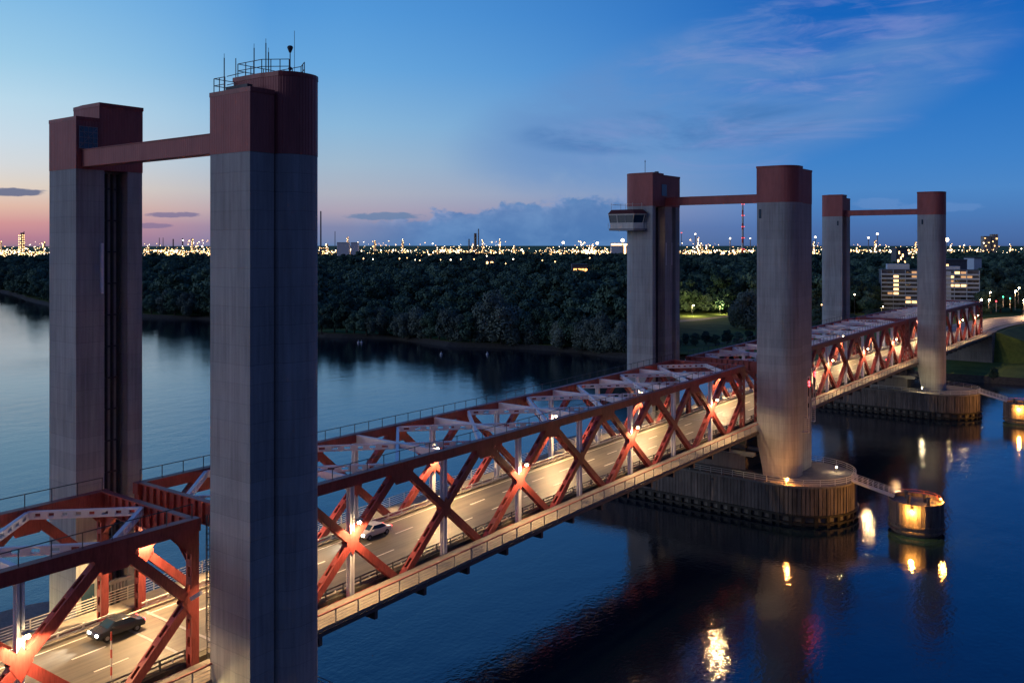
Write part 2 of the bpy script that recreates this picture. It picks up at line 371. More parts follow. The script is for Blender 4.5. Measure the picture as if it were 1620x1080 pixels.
def spot(loc, target, power, col, size=60, blend=.6, r=.15, parent=None):
    l = bpy.data.lights.new('spot_light', 'SPOT'); l.energy = power; l.color = col; l.spot_size = R(size); l.spot_blend = blend; l.shadow_soft_size = r
    o = bpy.data.objects.new('spot_light', l); scn.collection.objects.link(o)
    o.rotation_euler = (Vector(target) - Vector(loc)).to_track_quat('-Z', 'Y').to_euler()
    if parent is not None: o.parent = parent; o.location = Vector(loc) - Vector(parent['wb'])
    else: o.location = loc
    return o
ORD = ['first', 'second', 'third', 'fourth', 'fifth', 'sixth', 'seventh', 'eighth', 'ninth', 'tenth', 'eleventh', 'twelfth', 'thirteenth', 'fourteenth', 'fifteenth', 'sixteenth', 'seventeenth', 'eighteenth', 'nineteenth', 'twentieth']
def ordn(i): return ORD[i] if i < 20 else ('twenty-' + ORD[i - 20] if i < 29 else ('thirtieth' if i == 29 else 'thirty-' + ORD[i - 30]))
# ------------------------------------------------------------------ water, land, sky line
w = MB(); w.add([(-30000, -3000, 0), (30000, -3000, 0), (30000, 45000, 0), (-30000, 45000, 0)], [(0, 1, 2, 3)])
o = w.build('water', 'water'); o['kind'] = 'structure'
SH = [gnd(*p) for p in ((0, 462), (75, 485), (150, 496), (240, 503), (333, 506), (420, 520), (506, 534), (617, 537), (654, 542), (710, 548), (778, 551), (870, 555), (948, 564), (1000, 568), (1100, 570), (1190, 574), (1300, 583), (1400, 594), (1500, 603), (1620, 611))]
SH = [Vector((-30000, 9000, 0)), Vector((-5000, 2200, 0)), Vector((-1800, 640, 0))] + SH + [Vector((80, 362, 0)), Vector((400, 420, 0)), Vector((2500, 900, 0)), Vector((30000, 12000, 0))]
LAND = 2.0
def offs(pts, d):
    out = []
    for i, p in enumerate(pts):
        a = pts[max(0, i - 1)]; b = pts[min(len(pts) - 1, i + 1)]; t = (b - a); t.z = 0; t.normalize()
        out.append(p + Vector((-t.y, t.x, 0)) * d)
    return out
# subdivide and roughen the shoreline
fine = []
for a, b in zip(SH[:-1], SH[1:]):
    n = max(1, min(14, int((b - a).length / 12)))
    for i in range(n):
        p = a.lerp(b, i / n); w_ = 2.2 if (b - a).length < 1500 else 0
        fine.append(p + Vector((random.uniform(-w_, w_), random.uniform(-w_, w_), 0)))
fine.append(SH[-1])
INL = offs(fine, 4)
bk = MB(); n = len(fine)
bk.add([(p.x, p.y, -.6) for p in fine] + [(p.x, p.y, LAND) for p in INL], [(i, i + 1, i + 1 + n, i + n) for i in range(n - 1)])
o = bk.build('river_bank', 'stone_bank'); o['kind'] = 'structure'
import bmesh
bm = bmesh.new()
ring = [bm.verts.new((p.x, p.y, LAND)) for p in INL] + [bm.verts.new((60000, 60000, LAND)), bm.verts.new((-60000, 60000, LAND))]
bm.faces.new(ring); bmesh.ops.triangulate(bm, faces=bm.faces[:]); bmesh.ops.recalc_face_normals(bm, faces=bm.faces[:])
me = bpy.data.meshes.new('ground'); bm.to_mesh(me); bm.free(); me.materials.append(M['grass'])
o = bpy.data.objects.new('ground', me); scn.collection.objects.link(o); o['kind'] = 'structure'
# ------------------------------------------------------------------ bridge spans
TN, TF, CT = -64.2, -77.94, -71.07
WN, WF = -60.6, -80.6
def span(label, s0, pitch, n, lamps, lampn):
    base = (CT, s0, zd(s0)); T = thing('truss_span', label, 'bridge span', base, 'red steel truss spans of the bridge')
    X = lambda: MB(deform=True)
    s1 = s0 + pitch * n; ys = [s0 + pitch * i / 2 for i in range(2 * n + 1)]; half = [s0 + pitch * (i + .5) for i in range(n)]
    ew = [s0 - .5] + ys[1:-1] + [s1 + .5]
    for tx in (TN, TF):
        m = X(); m.strip(tx - .4, tx + .4, ew, TOP - .95, TOP)
        for y in half:                                             # gusset plates
            for o_ in (-.43, .43): m.add([(tx + o_, y - 1.7, TOP - .9), (tx + o_, y + 1.7, TOP - .9), (tx + o_, y + 1.0, TOP - 2.0), (tx + o_, y - 1.0, TOP - 2.0)], [(0, 1, 2, 3)])
        m.build('top_chord', 'red_steel', T)
        m = X(); m.strip(tx - .35, tx + .35, ew, DECK - 1.5, DECK - .3); m.build('bottom_chord', 'red_steel', T)
        m = X()                                                    # hand line along the chord
        yy = np.arange(s0, s1, 2.24)
        for y in yy: m.beam((tx, y, TOP), (tx, y, TOP + 1.05), .06, .06)
        for z in (TOP + 1.05,):
            for a, b in zip(ys[:-1], ys[1:]): m.beam((tx, a, z), (tx, b, z), .06, .06)
        m.build('chord_railing', 'dark_steel', T)
        zt, zb = TOP - .75, DECK - .5
        for i in range(1, n):
            y = s0 + pitch * i
            m = X(); m.box(tx - .28, tx + .28, y - .04, y + .04, DECK - .4, TOP - .95); 
            for q in (-.25, .25): m.box(tx + q - .03, tx + q + .03, y - .27, y + .27, DECK - .4, TOP - .95)
            m.build('post', 'pale_steel', T)
        for i in range(0, n + 1):
            y = s0 + pitch * i; zm = (zt + zb) / 2
            def dia(y0, z0, y1, z1, k, name='diagonal'):
                d = Vector((0, y1 - y0, z1 - z0)); u = Vector((0, -d.z, d.y)).normalized()
                if u.z < 0: u = -u
                m = X(); m.batt((tx, y0, z0), (tx, y1, z1), .7, .72, u, k); return m
            if 0 < i < n:
                a = dia(y - pitch / 2 + .5, zb, y + pitch / 2 - .6, zt - .1, 9); a.build('diagonal', 'red_steel', T)
                b = dia(y - pitch / 2 + .6, zt - .1, y - .35, zm + .3, 4); c = dia(y + .35, zm - .3, y + pitch / 2 - .5, zb, 4)
                b.add(c.v, c.f)
                for o_ in (-.37, .37): b.add([(tx + o_, y - .8, zm), (tx + o_, y, zm - 1.2), (tx + o_, y + .8, zm), (tx + o_, y, zm + 1.2)], [(0, 1, 2, 3)])
                b.build('diagonal', 'red_steel', T)
            else:
                e = 1 if i == 0 else -1
                dia(y + e * (pitch / 2 - .6), zt - .1, y + e * .3, zm, 5).build('diagonal', 'red_steel', T)
                dia(y + e * .3, zm, y + e * (pitch / 2 - .5), zb, 5).build('diagonal', 'red_steel', T)
                m = X(); m.batt((tx, y, DECK - .5), (tx, y, TOP - .9), .75, .7, (0, 1, 0), 8)
                m.add([(tx - .38, y, TOP - .95), (tx - .38, y + e * 2.0, TOP - .95), (tx - .38, y, TOP - 2.9)], [(0, 1, 2)])
                m.add([(tx + .38, y, TOP - .95), (tx + .38, y + e * 2.0, TOP - .95), (tx + .38, y, TOP - 2.9)], [(0, 1, 2)])
                for o_ in (-.38, .38): m.add([(tx + o_, y, zm - 1.5), (tx + o_, y + e * 1.2, zm), (tx + o_, y, zm + 1.5)], [(0, 1, 2)])
                m.build('portal_post', 'red_steel', T)
    for y, e in ((s0, 1), (s1, -1)):                                # portal girders with stiffeners and knee plates
        m = X(); x0, x1 = TF + .4, TN - .4
        m.box(x0, x1, y - .05, y + .05, TOP - 1.75, TOP - .08); m.box(x0, x1, y - .3, y + .3, TOP - .08, TOP + .02)
        m.box(x0, x1, y - .3, y + .3, TOP - 1.83, TOP - 1.75)
        for k in range(1, 12):
            x = x0 + (x1 - x0) * k / 12; m.box(x - .04, x + .04, y - .28, y + .28, TOP - 1.75, TOP - .08)
        for xa, q in ((x0, 1), (x1, -1)):
            for yy_ in (-.04, .04): m.add([(xa, y + yy_, TOP - 1.8), (xa + q * 1.9, y + yy_, TOP - 1.8), (xa, y + yy_, TOP - 3.4)], [(0, 1, 2)])
            m.beam((xa + q * 1.9, y, TOP - 1.8), (xa, y, TOP - 3.4), .4, .06, (0, 0, 1))
        m.build('portal_girder', 'red_steel', T)
    for i in range(1, n):                                           # pale sway girders: deep at the chords, shallow in the middle
        y = s0 + pitch * i; m = X(); K = 12; x0, x1 = TF + .4, TN - .4
        for side in (-.12, .12):
            vs = []
            for k in range(K + 1):
                x = x0 + (x1 - x0) * k / K; u = abs(2 * k / K - 1); vs += [(x, y + side, TOP - .15), (x, y + side, TOP - .55 - .75 * u * u)]
            m.add(vs, [(2 * k, 2 * k + 2, 2 * k + 3, 2 * k + 1) for k in range(K)])
        for k in range(K):
            a = x0 + (x1 - x0) * k / K; b = x0 + (x1 - x0) * (k + 1) / K
            ua = abs(2 * k / K - 1); ub = abs(2 * (k + 1) / K - 1)
            m.beam((a, y, TOP - .13), (b, y, TOP - .13), .42, .05); m.beam((a, y, TOP - .57 - .75 * ua * ua), (b, y, TOP - .57 - .75 * ub * ub), .42, .05)
        m.build('sway_girder', 'pale_steel', T)
    zc = TOP - .5
    for a, b in zip(half[:-1], half[1:]):
        m = X(); m.latt((TF + .4, a, zc), (TN - .4, b, zc), .34, .62, 13); m.build('top_brace', 'pale_steel', T)
        m = X(); m.latt((TN - .4, a, zc - .03), (TF + .4, b, zc - .03), .34, .62, 13); m.build('top_brace', 'pale_steel', T)
    for y0, y1 in ((s0 + .3, half[0]), (s1 - .3, half[-1])):
        for tx in (TF + .4, TN - .4):
            m = X(); m.latt((CT, y0, zc), (tx, y1, zc), .34, .62, 8); m.build('top_brace', 'pale_steel', T)
    # deck
    m = X(); m.strip(TF + .5, TN - .5, ew, DECK - .5, DECK - .004); m.build('road_slab', 'walk_strip', T)
    m = X(); m.strip(-76.55, -65.45, ew, DECK - .006, DECK + .03); m.build('road_surface', 'asphalt', T)
    m = X()
    for y in ys: m.box(WF + .1, WN - .1, y - .2, y + .2, DECK - 1.45, DECK - .52)
    m.build('floor_beams', 'dark_steel', T, kind='stuff') if n > 100 else m.build('floor_beam', 'dark_steel', T)
    for i, (xa) in enumerate((-75.9, -72.75, -69.25, -66.0)):
        m = X()
        if i in (0, 3): m.strip(xa - .07, xa + .07, ew, DECK + .03, DECK + .036)
        else:
            y = s0 + 1.5
            while y < s1 - 3:
                m = X(); m.box(xa - .09, xa + .09, y, y + 2.9, DECK + .03, DECK + .036); m.build('lane_marking', 'road_paint', T); y += 6.7
            continue
        m.build('lane_marking', 'road_paint', T)
    m = X(); m.box(-76.5, -65.5, s0 - .45, s0 - .15, DECK + .03, DECK + .05); m.build('expansion_joint', 'grey_steel', T)
    m = X(); m.box(-76.5, -65.5, s1 + .15, s1 + .45, DECK + .03, DECK + .05); m.build('expansion_joint', 'grey_steel', T)
    m = X(); m.strip(-76.95, -76.6, ew, DECK, DECK + .22); m.build('kerb', 'walkway', T)
    m = X(); m.strip(-65.4, -65.1, ew, DECK, DECK + .2); m.build('kerb', 'walkway', T)
    for (xa, c) in ((-65.15, 'dark_steel'), (-76.9, 'white_rail')):
        m = X(); yy = np.arange(s0, s1, 2.24)
        for y in yy: m.box(xa - .06, xa + .06, y - .07, y + .07, DECK, DECK + .82)
        q = -.1 if xa > CT else .1
        for z in (.45, .78): m.strip(xa + q - .05, xa + q + .05, ew, DECK + z - .13, DECK + z)
        m.build('guard_rail', c, T)
    if True:
        m = X()
        for y in np.arange(s0 + 1, s1, 2.24): m = X(); m.box(-65.0, -64.9, y - .08, y + .08, DECK + .36, DECK + .52); m.build('reflector', 'road_paint', T)
    for (x0, x1, e) in ((-63.8, WN, 1), (WF, -78.35, -1)):
        yw = [max(y, s0 + .4) for y in ew]
        m = X(); m.strip(x0, x1, ew, DECK - .22, DECK + .02); m.build('walkway', 'walkway', T)
        xo = x1 if e > 0 else x0
        m = X(); m.strip(xo - .05 if e > 0 else xo - .12, xo + .12 if e > 0 else xo + .05, ew, DECK - .62, DECK - .24); m.build('edge_beam', 'dark_steel', T)
        m = X()
        for y in np.arange(s0 + .3, s1, pitch / 5):
            m.box(xo - .05, xo + .05, y - .05, y + .05, DECK - .62 if e > 0 else DECK, DECK + 1.12)
        if e > 0:
            for z in (.25, .5, .75): m.strip(xo - .012, xo + .012, ew, DECK + z - .012, DECK + z + .012)
            m.build('walkway_railing', 'grey_steel', T)
            m = X(); m.strip(xo - .09, xo + .09, ew, DECK + 1.1, DECK + 1.2); m.build('hand_rail', 'rail_red', T)
        else:
            for z in (.2, .42, .64, .86, 1.12): m.strip(xo - .03, xo + .03, ew, DECK + z - .03, DECK + z + .03)
            m.build('walkway_railing', 'white_rail', T)
    for i in lamps:
        for tx, q in ((TN, 1), (TF, 1)):
            y = s0 + pitch * i; z = float(cam_z(y, DECK + 6.7)); side = 'near' if tx == TN else 'far'
            p = Vector((tx + q * (1.25 if tx == TN else .9), y, z))
            t = thing('bridge_lamp', f'glowing lantern, {side} truss, {ordn(i - 1) if i else "portal"} post of the {lampn}', 'lamp', (tx + q * .3, y, z), 'lanterns fixed to the truss posts')
            m = MB(); m.beam((tx + q * .3, y, z + .15), (p.x, y, z + .35), .08, .08); m.box(p.x - .2, p.x + .2, p.y - .32, p.y + .32, z + .2, z + .32); m.build('bracket', 'grey_steel', t)
            m = MB(); m.ball((p.x, p.y, z), .2, 8, 5, .8); m.build('lantern', 'lamp_warm', t)
            spot((p.x, p.y, z - .22), (p.x, p.y, z - 5), LP * (.33 if tx == TN else 1.15), (1, .61, .28), 166, .25, .22, parent=t)
    return T
LP = 10500
PIT = 13.45
span('red truss span in the left foreground, cut off by the photo edge', 42.5 - 5 * PIT, PIT, 5, [2, 3, 4], 'left foreground span')
span('long red truss lift span between the near and the middle tower pair', 46.1, PIT, 8, [0, 1, 3, 5, 7], 'near lift span')
span('red truss lift span between the middle and the far tower pair', 160.4, PIT, 8, [1, 3, 5, 7], 'second lift span')
span('red truss end span beyond the far tower pair, reaching the right bank', 271.6, 14.0, 8, [1, 3, 5, 7], 'end span')
# fixed deck pieces between the spans, over the piers
for (a, b, lab) in ((43.02, 45.58, 'short fixed road deck over the near pier between two portals'), (154.22, 159.88, 'short fixed road deck over the middle pier between two portals'), (268.52, 271.08, 'short fixed road deck over the far pier between two portals')):
    t = thing('pier_deck', lab, 'road deck', (CT, a, zd(a) - 1), 'fixed deck pieces over the piers'); ys = [a, (a + b) / 2, b]
    m = MB(deform=True); m.strip(TF + .5, TN - .5, ys, DECK - 1.3, DECK - .004); m.build('road_slab', 'walk_strip', t)
    m = MB(deform=True); m.strip(-76.55, -65.45, ys, DECK - .006, DECK + .03); m.build('road_surface', 'asphalt', t)
    m = MB(deform=True); m.strip(-63.8, WN - .35, ys, DECK - .3, DECK + .02); m.build('walkway', 'walkway', t)
    m = MB(deform=True); m.strip(WF + .1, -78.35, ys, DECK - .3, DECK + .02); m.build('walkway', 'walkway', t)
    m = MB(deform=True); m.strip(-76.95, -76.6, ys, DECK, DECK + .22); m.build('kerb', 'walkway', t)
    m = MB(deform=True)
    for z in (.2, .42, .64, .86, 1.12): m.strip(WF - .03, WF + .03, ys, DECK + z - .03, DECK + z + .03)
    m.build('railing', 'white_rail', t)
# ------------------------------------------------------------------ towers
def arc(cx, cy, r, a0, a1, n=7): return [(cx + r * math.cos(R(a0 + (a1 - a0) * i / n)), cy + r * math.sin(R(a0 + (a1 - a0) * i / n))) for i in range(n + 1)]
def tower(name, label, side, blocks, zb, z0, taper=0, group='concrete lift towers of the bridge'):
    xin = -60.8 if side > 0 else -81.3
    tr = lambda P: [(xin + side * a, s) for a, s in P]
    s0 = blocks[0]['P'][0][1]
    T = thing(name, label, 'tower', (xin + side * 3, blocks[0]['s'], z0), group)
    m = MB(); c = MB(); par = MB()
    for b in blocks:
        P = tr(b['P']); 
        if taper:
            P0 = [(x + side * taper * max(0, 1 - abs(x - xin) / 3.0), y) for x, y in P]
            lv = [(0, 1), (.25, .82), (.5, .5), (.75, .18), (1, 0)]
            for (u0, k0), (u1, k1) in zip(lv[:-1], lv[1:]):
                A0 = [(x + (x0 - x) * k0, y) for (x, y), (x0, _) in zip(P, P0)]; A1 = [(x + (x0 - x) * k1, y) for (x, y), (x0, _) in zip(P, P0)]
                m.prism(A0, z0 + 6.5 * u0, z0 + 6.5 * u1, cap=(u0 == 0), poly1=A1)
            m.prism(P, z0 + 6.5, zb, cap=True)
        else: m.prism(P, z0, zb)
        Q = tr(b.get('C') or b['P'])
        cx = sum(p[0] for p in Q) / len(Q); cy = sum(p[1] for p in Q) / len(Q)
        g = lambda Q, e: [(cx + (x - cx) * (1 + e), cy + (y - cy) * (1 + e)) for x, y in Q]
        c.prism(g(Q, .012), zb + .003, b['top'] - .35); par.prism(g(Q, .03), b['top'] - .35, b['top'])
    m.build('shaft', 'tower_concrete', T); c.build('head_cladding', 'red_cladding', T); par.build('roof_edge', 'red_steel', T)
    return T, tr, xin
def rect(a0, a1, s0, s1): return [(a0, s0), (a1, s0), (a1, s1), (a0, s1)]
def notch(P, s0, s1, dep): return P + [(0, s1), (dep, s1), (dep, s0), (0, s0)]
Dout1 = [(0, 44.0), (3.0, 43.98)] + arc(3.0, 46.6, 2.62, -90, -72, 2)[1:] + arc(4.15, 45.9, 1.95, -58, 0, 6) + arc(4.15, 46.4, 1.95, 0, 75, 6) + [(3, 48.3), (0, 48.3)]
def bl(P, top, s, C=None): return dict(P=P, top=top, s=s, C=C)
def fittings(T, xin, side, s0, s1, dep, z0, z1):
    m = MB()
    for k, s in enumerate(np.linspace(s0 + .25, s1 - .25, 4)): m.box(*sorted((xin + side * (dep - .45), xin + side * dep)), s - .05, s + .05, z0, z1)
    for z in np.arange(z0, z1, 3.0): m.box(*sorted((xin + side * (dep - .25), xin + side * dep)), s0 + .1, s1 - .1, z, z + .12)
    m.build('guide_rails', 'dark_steel', T)
near_top = 58.5
def pair1(side):
    lab = ('near concrete lift tower right of the portal, red head with antennas on its roof' if side > 0 else 'near concrete lift tower at the far left, red head with a gridded blue window')
    T, tr, xin = tower('lift_tower', lab, side, [bl(rect(0, 4.95, 41.8, 43.99), 58.5, 41.8), bl(notch(Dout1, 44.5, 46.8, 1.5), 60.0, 44, Dout1)], 53.7, 2.0)
    fittings(T, xin, side, 44.5, 46.8, 1.5, 10, 53.5)
    return T, xin
TA, xa = pair1(-1); TB, xb = pair1(1)
# blue gridded window on the inner side of the left tower head
m = MB(); m.box(xa + .02, xa + .1, 42.05, 43.75, 55.6, 57.6); wn = m.build('window', 'glass_blue', TA)
m = MB()
for i in range(5): y = 42.05 + i * .425; m.box(xa + .1, xa + .14, y - .03, y + .03, 55.6, 57.6)
for i in range(5): z = 55.6 + i * .5; m.box(xa + .1, xa + .142, 42.0, 43.8, z - .03, z + .03)
m.beam((xa + .12, 42.1, 55.7), (xa + .12, 43.7, 57.5), .05, .05); m.beam((xa + .12, 42.1, 57.5), (xa + .12, 43.7, 55.7), .05, .05)
m.build('window_grid', 'grey_steel', wn)
m = MB(); m.box(xa + .01, xa + .3, 44.05, 44.27, 42.2, 46.9); m.build('level_gauge', 'pale_steel', TA)
m = MB(); m.box(xa + .01, xa + .07, 42.3, 43.5, zd(42), zd(42) + 2.3); dr = m.build('door', 'glass_dark', TA)
m = MB(); m.box(xa + .07, xa + .12, 43.3, 43.38, zd(42) + 1.0, zd(42) + 1.2); m.build('handle', 'grey_steel', dr)
m = MB()                                                           # ladder in the recess
for y in (44.6, 45.1): m.box(xa + .05, xa + .1, y - .03, y + .03, zd(45), zd(45) + 6)
for z in np.arange(zd(45) + .3, zd(45) + 6, .35): m.box(xa + .05, xa + .1, 44.6, 45.1, z - .02, z + .02)
m.build('ladder', 'red_steel', TA)
m = MB()
for i in range(7): m.tube((xa + .3, 44.6 + i * .33, zd(45) + 1.0), (xa + .3, 44.6 + i * .33, zd(45) + 1.8), .13, 8)
m.box(xa + .1, xa + .5, 44.4, 47.0, zd(45) + 1.8, zd(45) + 2.1); m.build('buffer', 'grey_steel', TA)
# roof railings, masts and siren on the right near tower
m = MB(); zr = 58.5; Z2 = 60.0
def rl(a, b, h=1.1, n=3, z=Z2):
    a = Vector((a[0], a[1], z)); b = Vector((b[0], b[1], z))
    for k in range(n + 1): p = a.lerp(b, k / n); m.beam(p, p + Vector((0, 0, h)), .05, .05)
    for q in (h, h * .5): m.beam(a + Vector((0, 0, q)), b + Vector((0, 0, q)), .05, .05)
rl((-60.6, 44.2), (-57.6, 44.2)); rl((-60.6, 44.2), (-60.6, 47.9)); rl((-60.6, 47.9), (-57.4, 47.9)); rl((-57.6, 44.2), (-55.8, 45.4)); rl((-57.4, 47.9), (-55.8, 46.9), n=2)
rl((-60.6, 42.0), (-59.2, 42.0), z=zr, n=2); rl((-60.6, 42.0), (-60.6, 43.9), z=zr, n=2)
m.build('roof_railing', 'dark_steel', TB)
for (x, y, z, h) in ((-60.7, 43.0, 58.5, 2.9), (-60.4, 45.6, 60, 2.6), (-59.6, 46.4, 60, 2.3), (-58.9, 45.6, 60, 2.8), (-57.0, 46.9, 60, 3.4)):
    m = MB(); m.tube((x, y, z), (x, y, z + h), .045 if h < 3.2 else .02, 6); m.tube((x, y, z + h - .25), (x, y, z + h + .35), .02, 5); m.build('mast', 'dark_steel', TB)
m = MB(); m.tube((-56.3, 45.9, 60), (-56.3, 45.9, 62.1), .04); m.ball((-56.3, 45.9, 60.5), .16); m.tube((-56.3, 45.9, 61.75), (-56.3, 45.9, 62.15), .08, 10, .24); m.ball((-56.3, 45.9, 62.2), .22, 8, 5, .5)
m.build('siren', 'dark_steel', TB)
m = MB(); m.beam((-60.3, 43.1, 58.9), (-57.6, 43.1, 58.9), .5, .3); m.beam((-60.9, 45, 60.6), (-62.6, 44.6, 60.4), .05, .05); m.beam((-60.9, 45, 59.9), (-62.6, 44.6, 59.7), .05, .05); m.beam((-61.7, 44.8, 59.4), (-61.7, 44.8, 61.8), .05, .05); m.beam((-60.7, 45, 59.4), (-60.7, 45, 60.7), .06, .06); m.build('antenna_frame', 'dark_steel', TB)
# ladder cage behind the first portal, near truss
lc = thing('ladder_cage', 'dark caged ladder behind the left portal post, beside the near right tower', 'ladder', (-62.9, 43.6, DECK))
m = MB(deform=True)
for x in (-63.3, -62.75): m.box(x - .03, x + .03, 43.2, 43.26, DECK + .3, TOP + .3)
for z in np.arange(DECK + .4, TOP, .4): m.box(-63.3, -62.75, 43.21, 43.25, z - .02, z + .02)
m.build('rungs', 'dark_steel', lc)
m = MB(deform=True)
for z in np.arange(DECK + 2.4, TOP + .2, 1.2):
    P = arc(-63.02, 43.25, .45, 0, 180, 8)
    for a, b in zip(P[:-1], P[1:]): m.beam((a[0], a[1], z), (b[0], b[1], z), .05, .05)
for a in arc(-63.02, 43.25, .45, 0, 180, 5): m.beam((a[0], a[1], DECK + 2.2), (a[0], a[1], TOP + .2), .04, .04)
m.build('cage', 'dark_steel', lc)
# middle pair
D2 = [(0, 152.0), (3.9, 152.0)] + arc(3.9, 154.7, 2.7, -90, 0, 9)[1:] + [(6.6, 156.2)]
def pair2(side):
    lab = 'middle concrete lift tower on the near side, rounded corner, lit yellow at its foot' if side > 0 else 'middle concrete lift tower carrying the white control cabin'
    B1 = D2 + [(0, 156.2)]; 
    blocks = [bl(notch(D2, 153.2, 156.2, 1.7)[:-4] + [(1.7, 156.2), (1.7, 153.2), (0, 153.2)], 60.5, 152, B1),
              bl([(1.7, 156.21), (5.8, 156.21), (5.8, 163.3), (0, 163.3), (0, 161.6), (1.5, 161.6), (1.5, 160.1), (0, 160.1), (0, 157.1), (1.7, 157.1)], 60.25, 156.2, rect(0, 5.8, 156.21, 163.3))]
    T, tr, xin = tower('lift_tower', lab, side, blocks, 54.15, 6.7, taper=1.1)
    fittings(T, xin, side, 153.2, 156.8, 1.7, 8, 54)
    return T, xin
TA2, x2 = pair2(-1); TB2, _ = pair2(1)
for z0 in (42.8 + 6.7, 40.2 + 6.7):
    m = MB(); m.box(x2 - 1.68, x2 - 1.2, 154.1, 154.6, z0, z0 + 1.0); m.build('lit_window', 'win_lit', TA2)
m = MB(); m.box(x2 - .0, x2 + .12, 155.6, 157.6, 56.2, 58.4); m.build('window', 'glass_blue', TA2)
m = MB(); m.box(x2 + .01, x2 + .08, 157.4, 157.58, 42.8, 47.2); m.box(x2 + .01, x2 + .08, 159.8, 159.98, 42.8, 47.2); m.build('level_gauge', 'pale_steel', TA2)
m = MB(); m.tube((-84.5, 155, 60.5), (-84.5, 155, 63.2), .05); m.ball((-84.5, 155, 62.9), .12); m.build('mast', 'dark_steel', TA2)
m = MB(); m.box(-83.2, -82.6, 156.4, 157.0, 60.2, 61.0); m.build('roof_hatch', 'dark_steel', TA2)
# white control cabin on the corner of the middle far tower
P0 = [(-89.6, 150.0), (-84.2, 150.0), (-82.6, 151.3), (-82.6, 151.99), (-87.7, 151.99), (-87.7, 155.0), (-88.8, 155.0), (-89.6, 154.2)]
cx, cy = -87.4, 152.3
def sc(P, k): return [(cx + (x - cx) * k, cy + (y - cy) * k) if (abs(y - 151.99) > .05 or x < -88 or x > -84) and not (abs(x + 87.7) < .05) else (x, y) for x, y in P]
ZC = 43.2 + 6.7
m = MB(); m.prism(P0, ZC - .4, ZC); cab = m.build('control_cabin', 'grey_steel', TA2)
m = MB(); m.prism(sc(P0, .93), ZC, ZC + 1.1); m.prism(sc(P0, 1.03), ZC + 2.55, ZC + 2.8, poly1=sc(P0, 1.06)); m.build('cabin_wall', 'white_rail', cab)
m = MB(); m.prism(sc(P0, .91), ZC + 1.1, ZC + 2.55, poly1=sc(P0, 1.0)); m.build('window', 'glass_dark', cab)
m = MB(); A0, A1 = sc(P0, .925), sc(P0, 1.015)
for i in range(len(P0)):
    j = (i + 1) % len(P0); a0, b0, a1, b1 = [Vector(p) for p in (A0[i], A0[j], A1[i], A1[j])]
    k = max(1, int((b0 - a0).length / 1.35))
    if i in (3, 4): continue
    for q in range(k + 1): u = a0.lerp(b0, q / k); v = a1.lerp(b1, q / k); m.beam((u.x, u.y, ZC + 1.1), (v.x, v.y, ZC + 2.55), .13, .13)
m.build('mullion', 'white_rail', cab)
m = MB(); m.prism(sc(P0, 1.08), ZC + 2.8, ZC + 3.6, poly1=sc(P0, .86)); m.build('roof', 'red_interior', cab)
m = MB(); Q = sc(P0, 1.06)
for i in range(len(Q)):
    j = (i + 1) % len(Q)
    if i in (3, 4): continue
    a, b = Vector(Q[i] + (ZC,)), Vector(Q[j] + (ZC,))
    for z in (.1, .55, 1.0): m.beam(a + Vector((0, 0, z)), b + Vector((0, 0, z)), .04, .04)
    k = max(1, int((b - a).length / 1.2))
    for q in range(k): p = a.lerp(b, q / k); m.beam(p, p + Vector((0, 0, 1.0)), .05, .05)
Q = sc(P0, .86)
for i in range(len(Q)):
    j = (i + 1) % len(Q)
    if i in (3, 4): continue
    a, b = Vector(Q[i] + (ZC + 3.6,)), Vector(Q[j] + (ZC + 3.6,)); m.beam(a + Vector((0, 0, 1)), b + Vector((0, 0, 1)), .05, .05); m.beam(a, a + Vector((0, 0, 1.3)), .05, .05)
m.build('cabin_railing', 'white_rail', cab)
# far pair
D3 = [(0, 267.7), (3.9, 267.7)] + arc(3.9, 270.3, 2.6, -90, 0, 8)[1:] + [(6.5, 271.9)]
def pair3(side):
    lab = 'far concrete lift tower on the near side, right end of the lift spans' if side > 0 else 'far concrete lift tower on the far side, thin in the distance'
    blocks = [bl(D3 + [(1.4, 271.9), (1.4, 268.6), (0, 268.6)], 61.5, 267.7, D3 + [(0, 271.9)]), bl(rect(0, 5.7, 271.91, 275.4), 60.6, 272)]
    T, tr, xin = tower('lift_tower', lab, side, blocks, 55.15, 6.7, taper=1.0)
    fittings(T, xin, side, 268.8, 271.6, 1.4, 8, 55)
    m = MB(); xw = xin + side * (1.3 if side > 0 else 1.2)
    m.box(xw - .2, xw + .2, 267.62, 267.72, 52.5, 53.8); m.build('window', 'glass_dark', T)
    return T
TA3 = pair3(-1); TB3 = pair3(1)
m = MB(); m.box(-60.4, -60.0, 151.93, 152.02, 51.4, 53.0); m.build('window', 'glass_dark', TB2)
for (s, z, lab) in ((42.9, 53.9, 'red box beam joining the heads of the near tower pair'), (157.6, 54.35, 'red box beam joining the heads of the middle tower pair'), (270.0, 55.3, 'red box beam joining the heads of the far tower pair')):
    m = MB(base=(CT, s, z)); m.box(-81.25, -60.85, s - .6, s + .6, z, z + 1.5); m.box(-81.25, -60.85, s - .68, s + .68, z + 1.5, z + 1.56)
    o = m.build('tower_beam', 'red_cladding'); tag(o, lab, 'beam', 'red beams between tower heads')
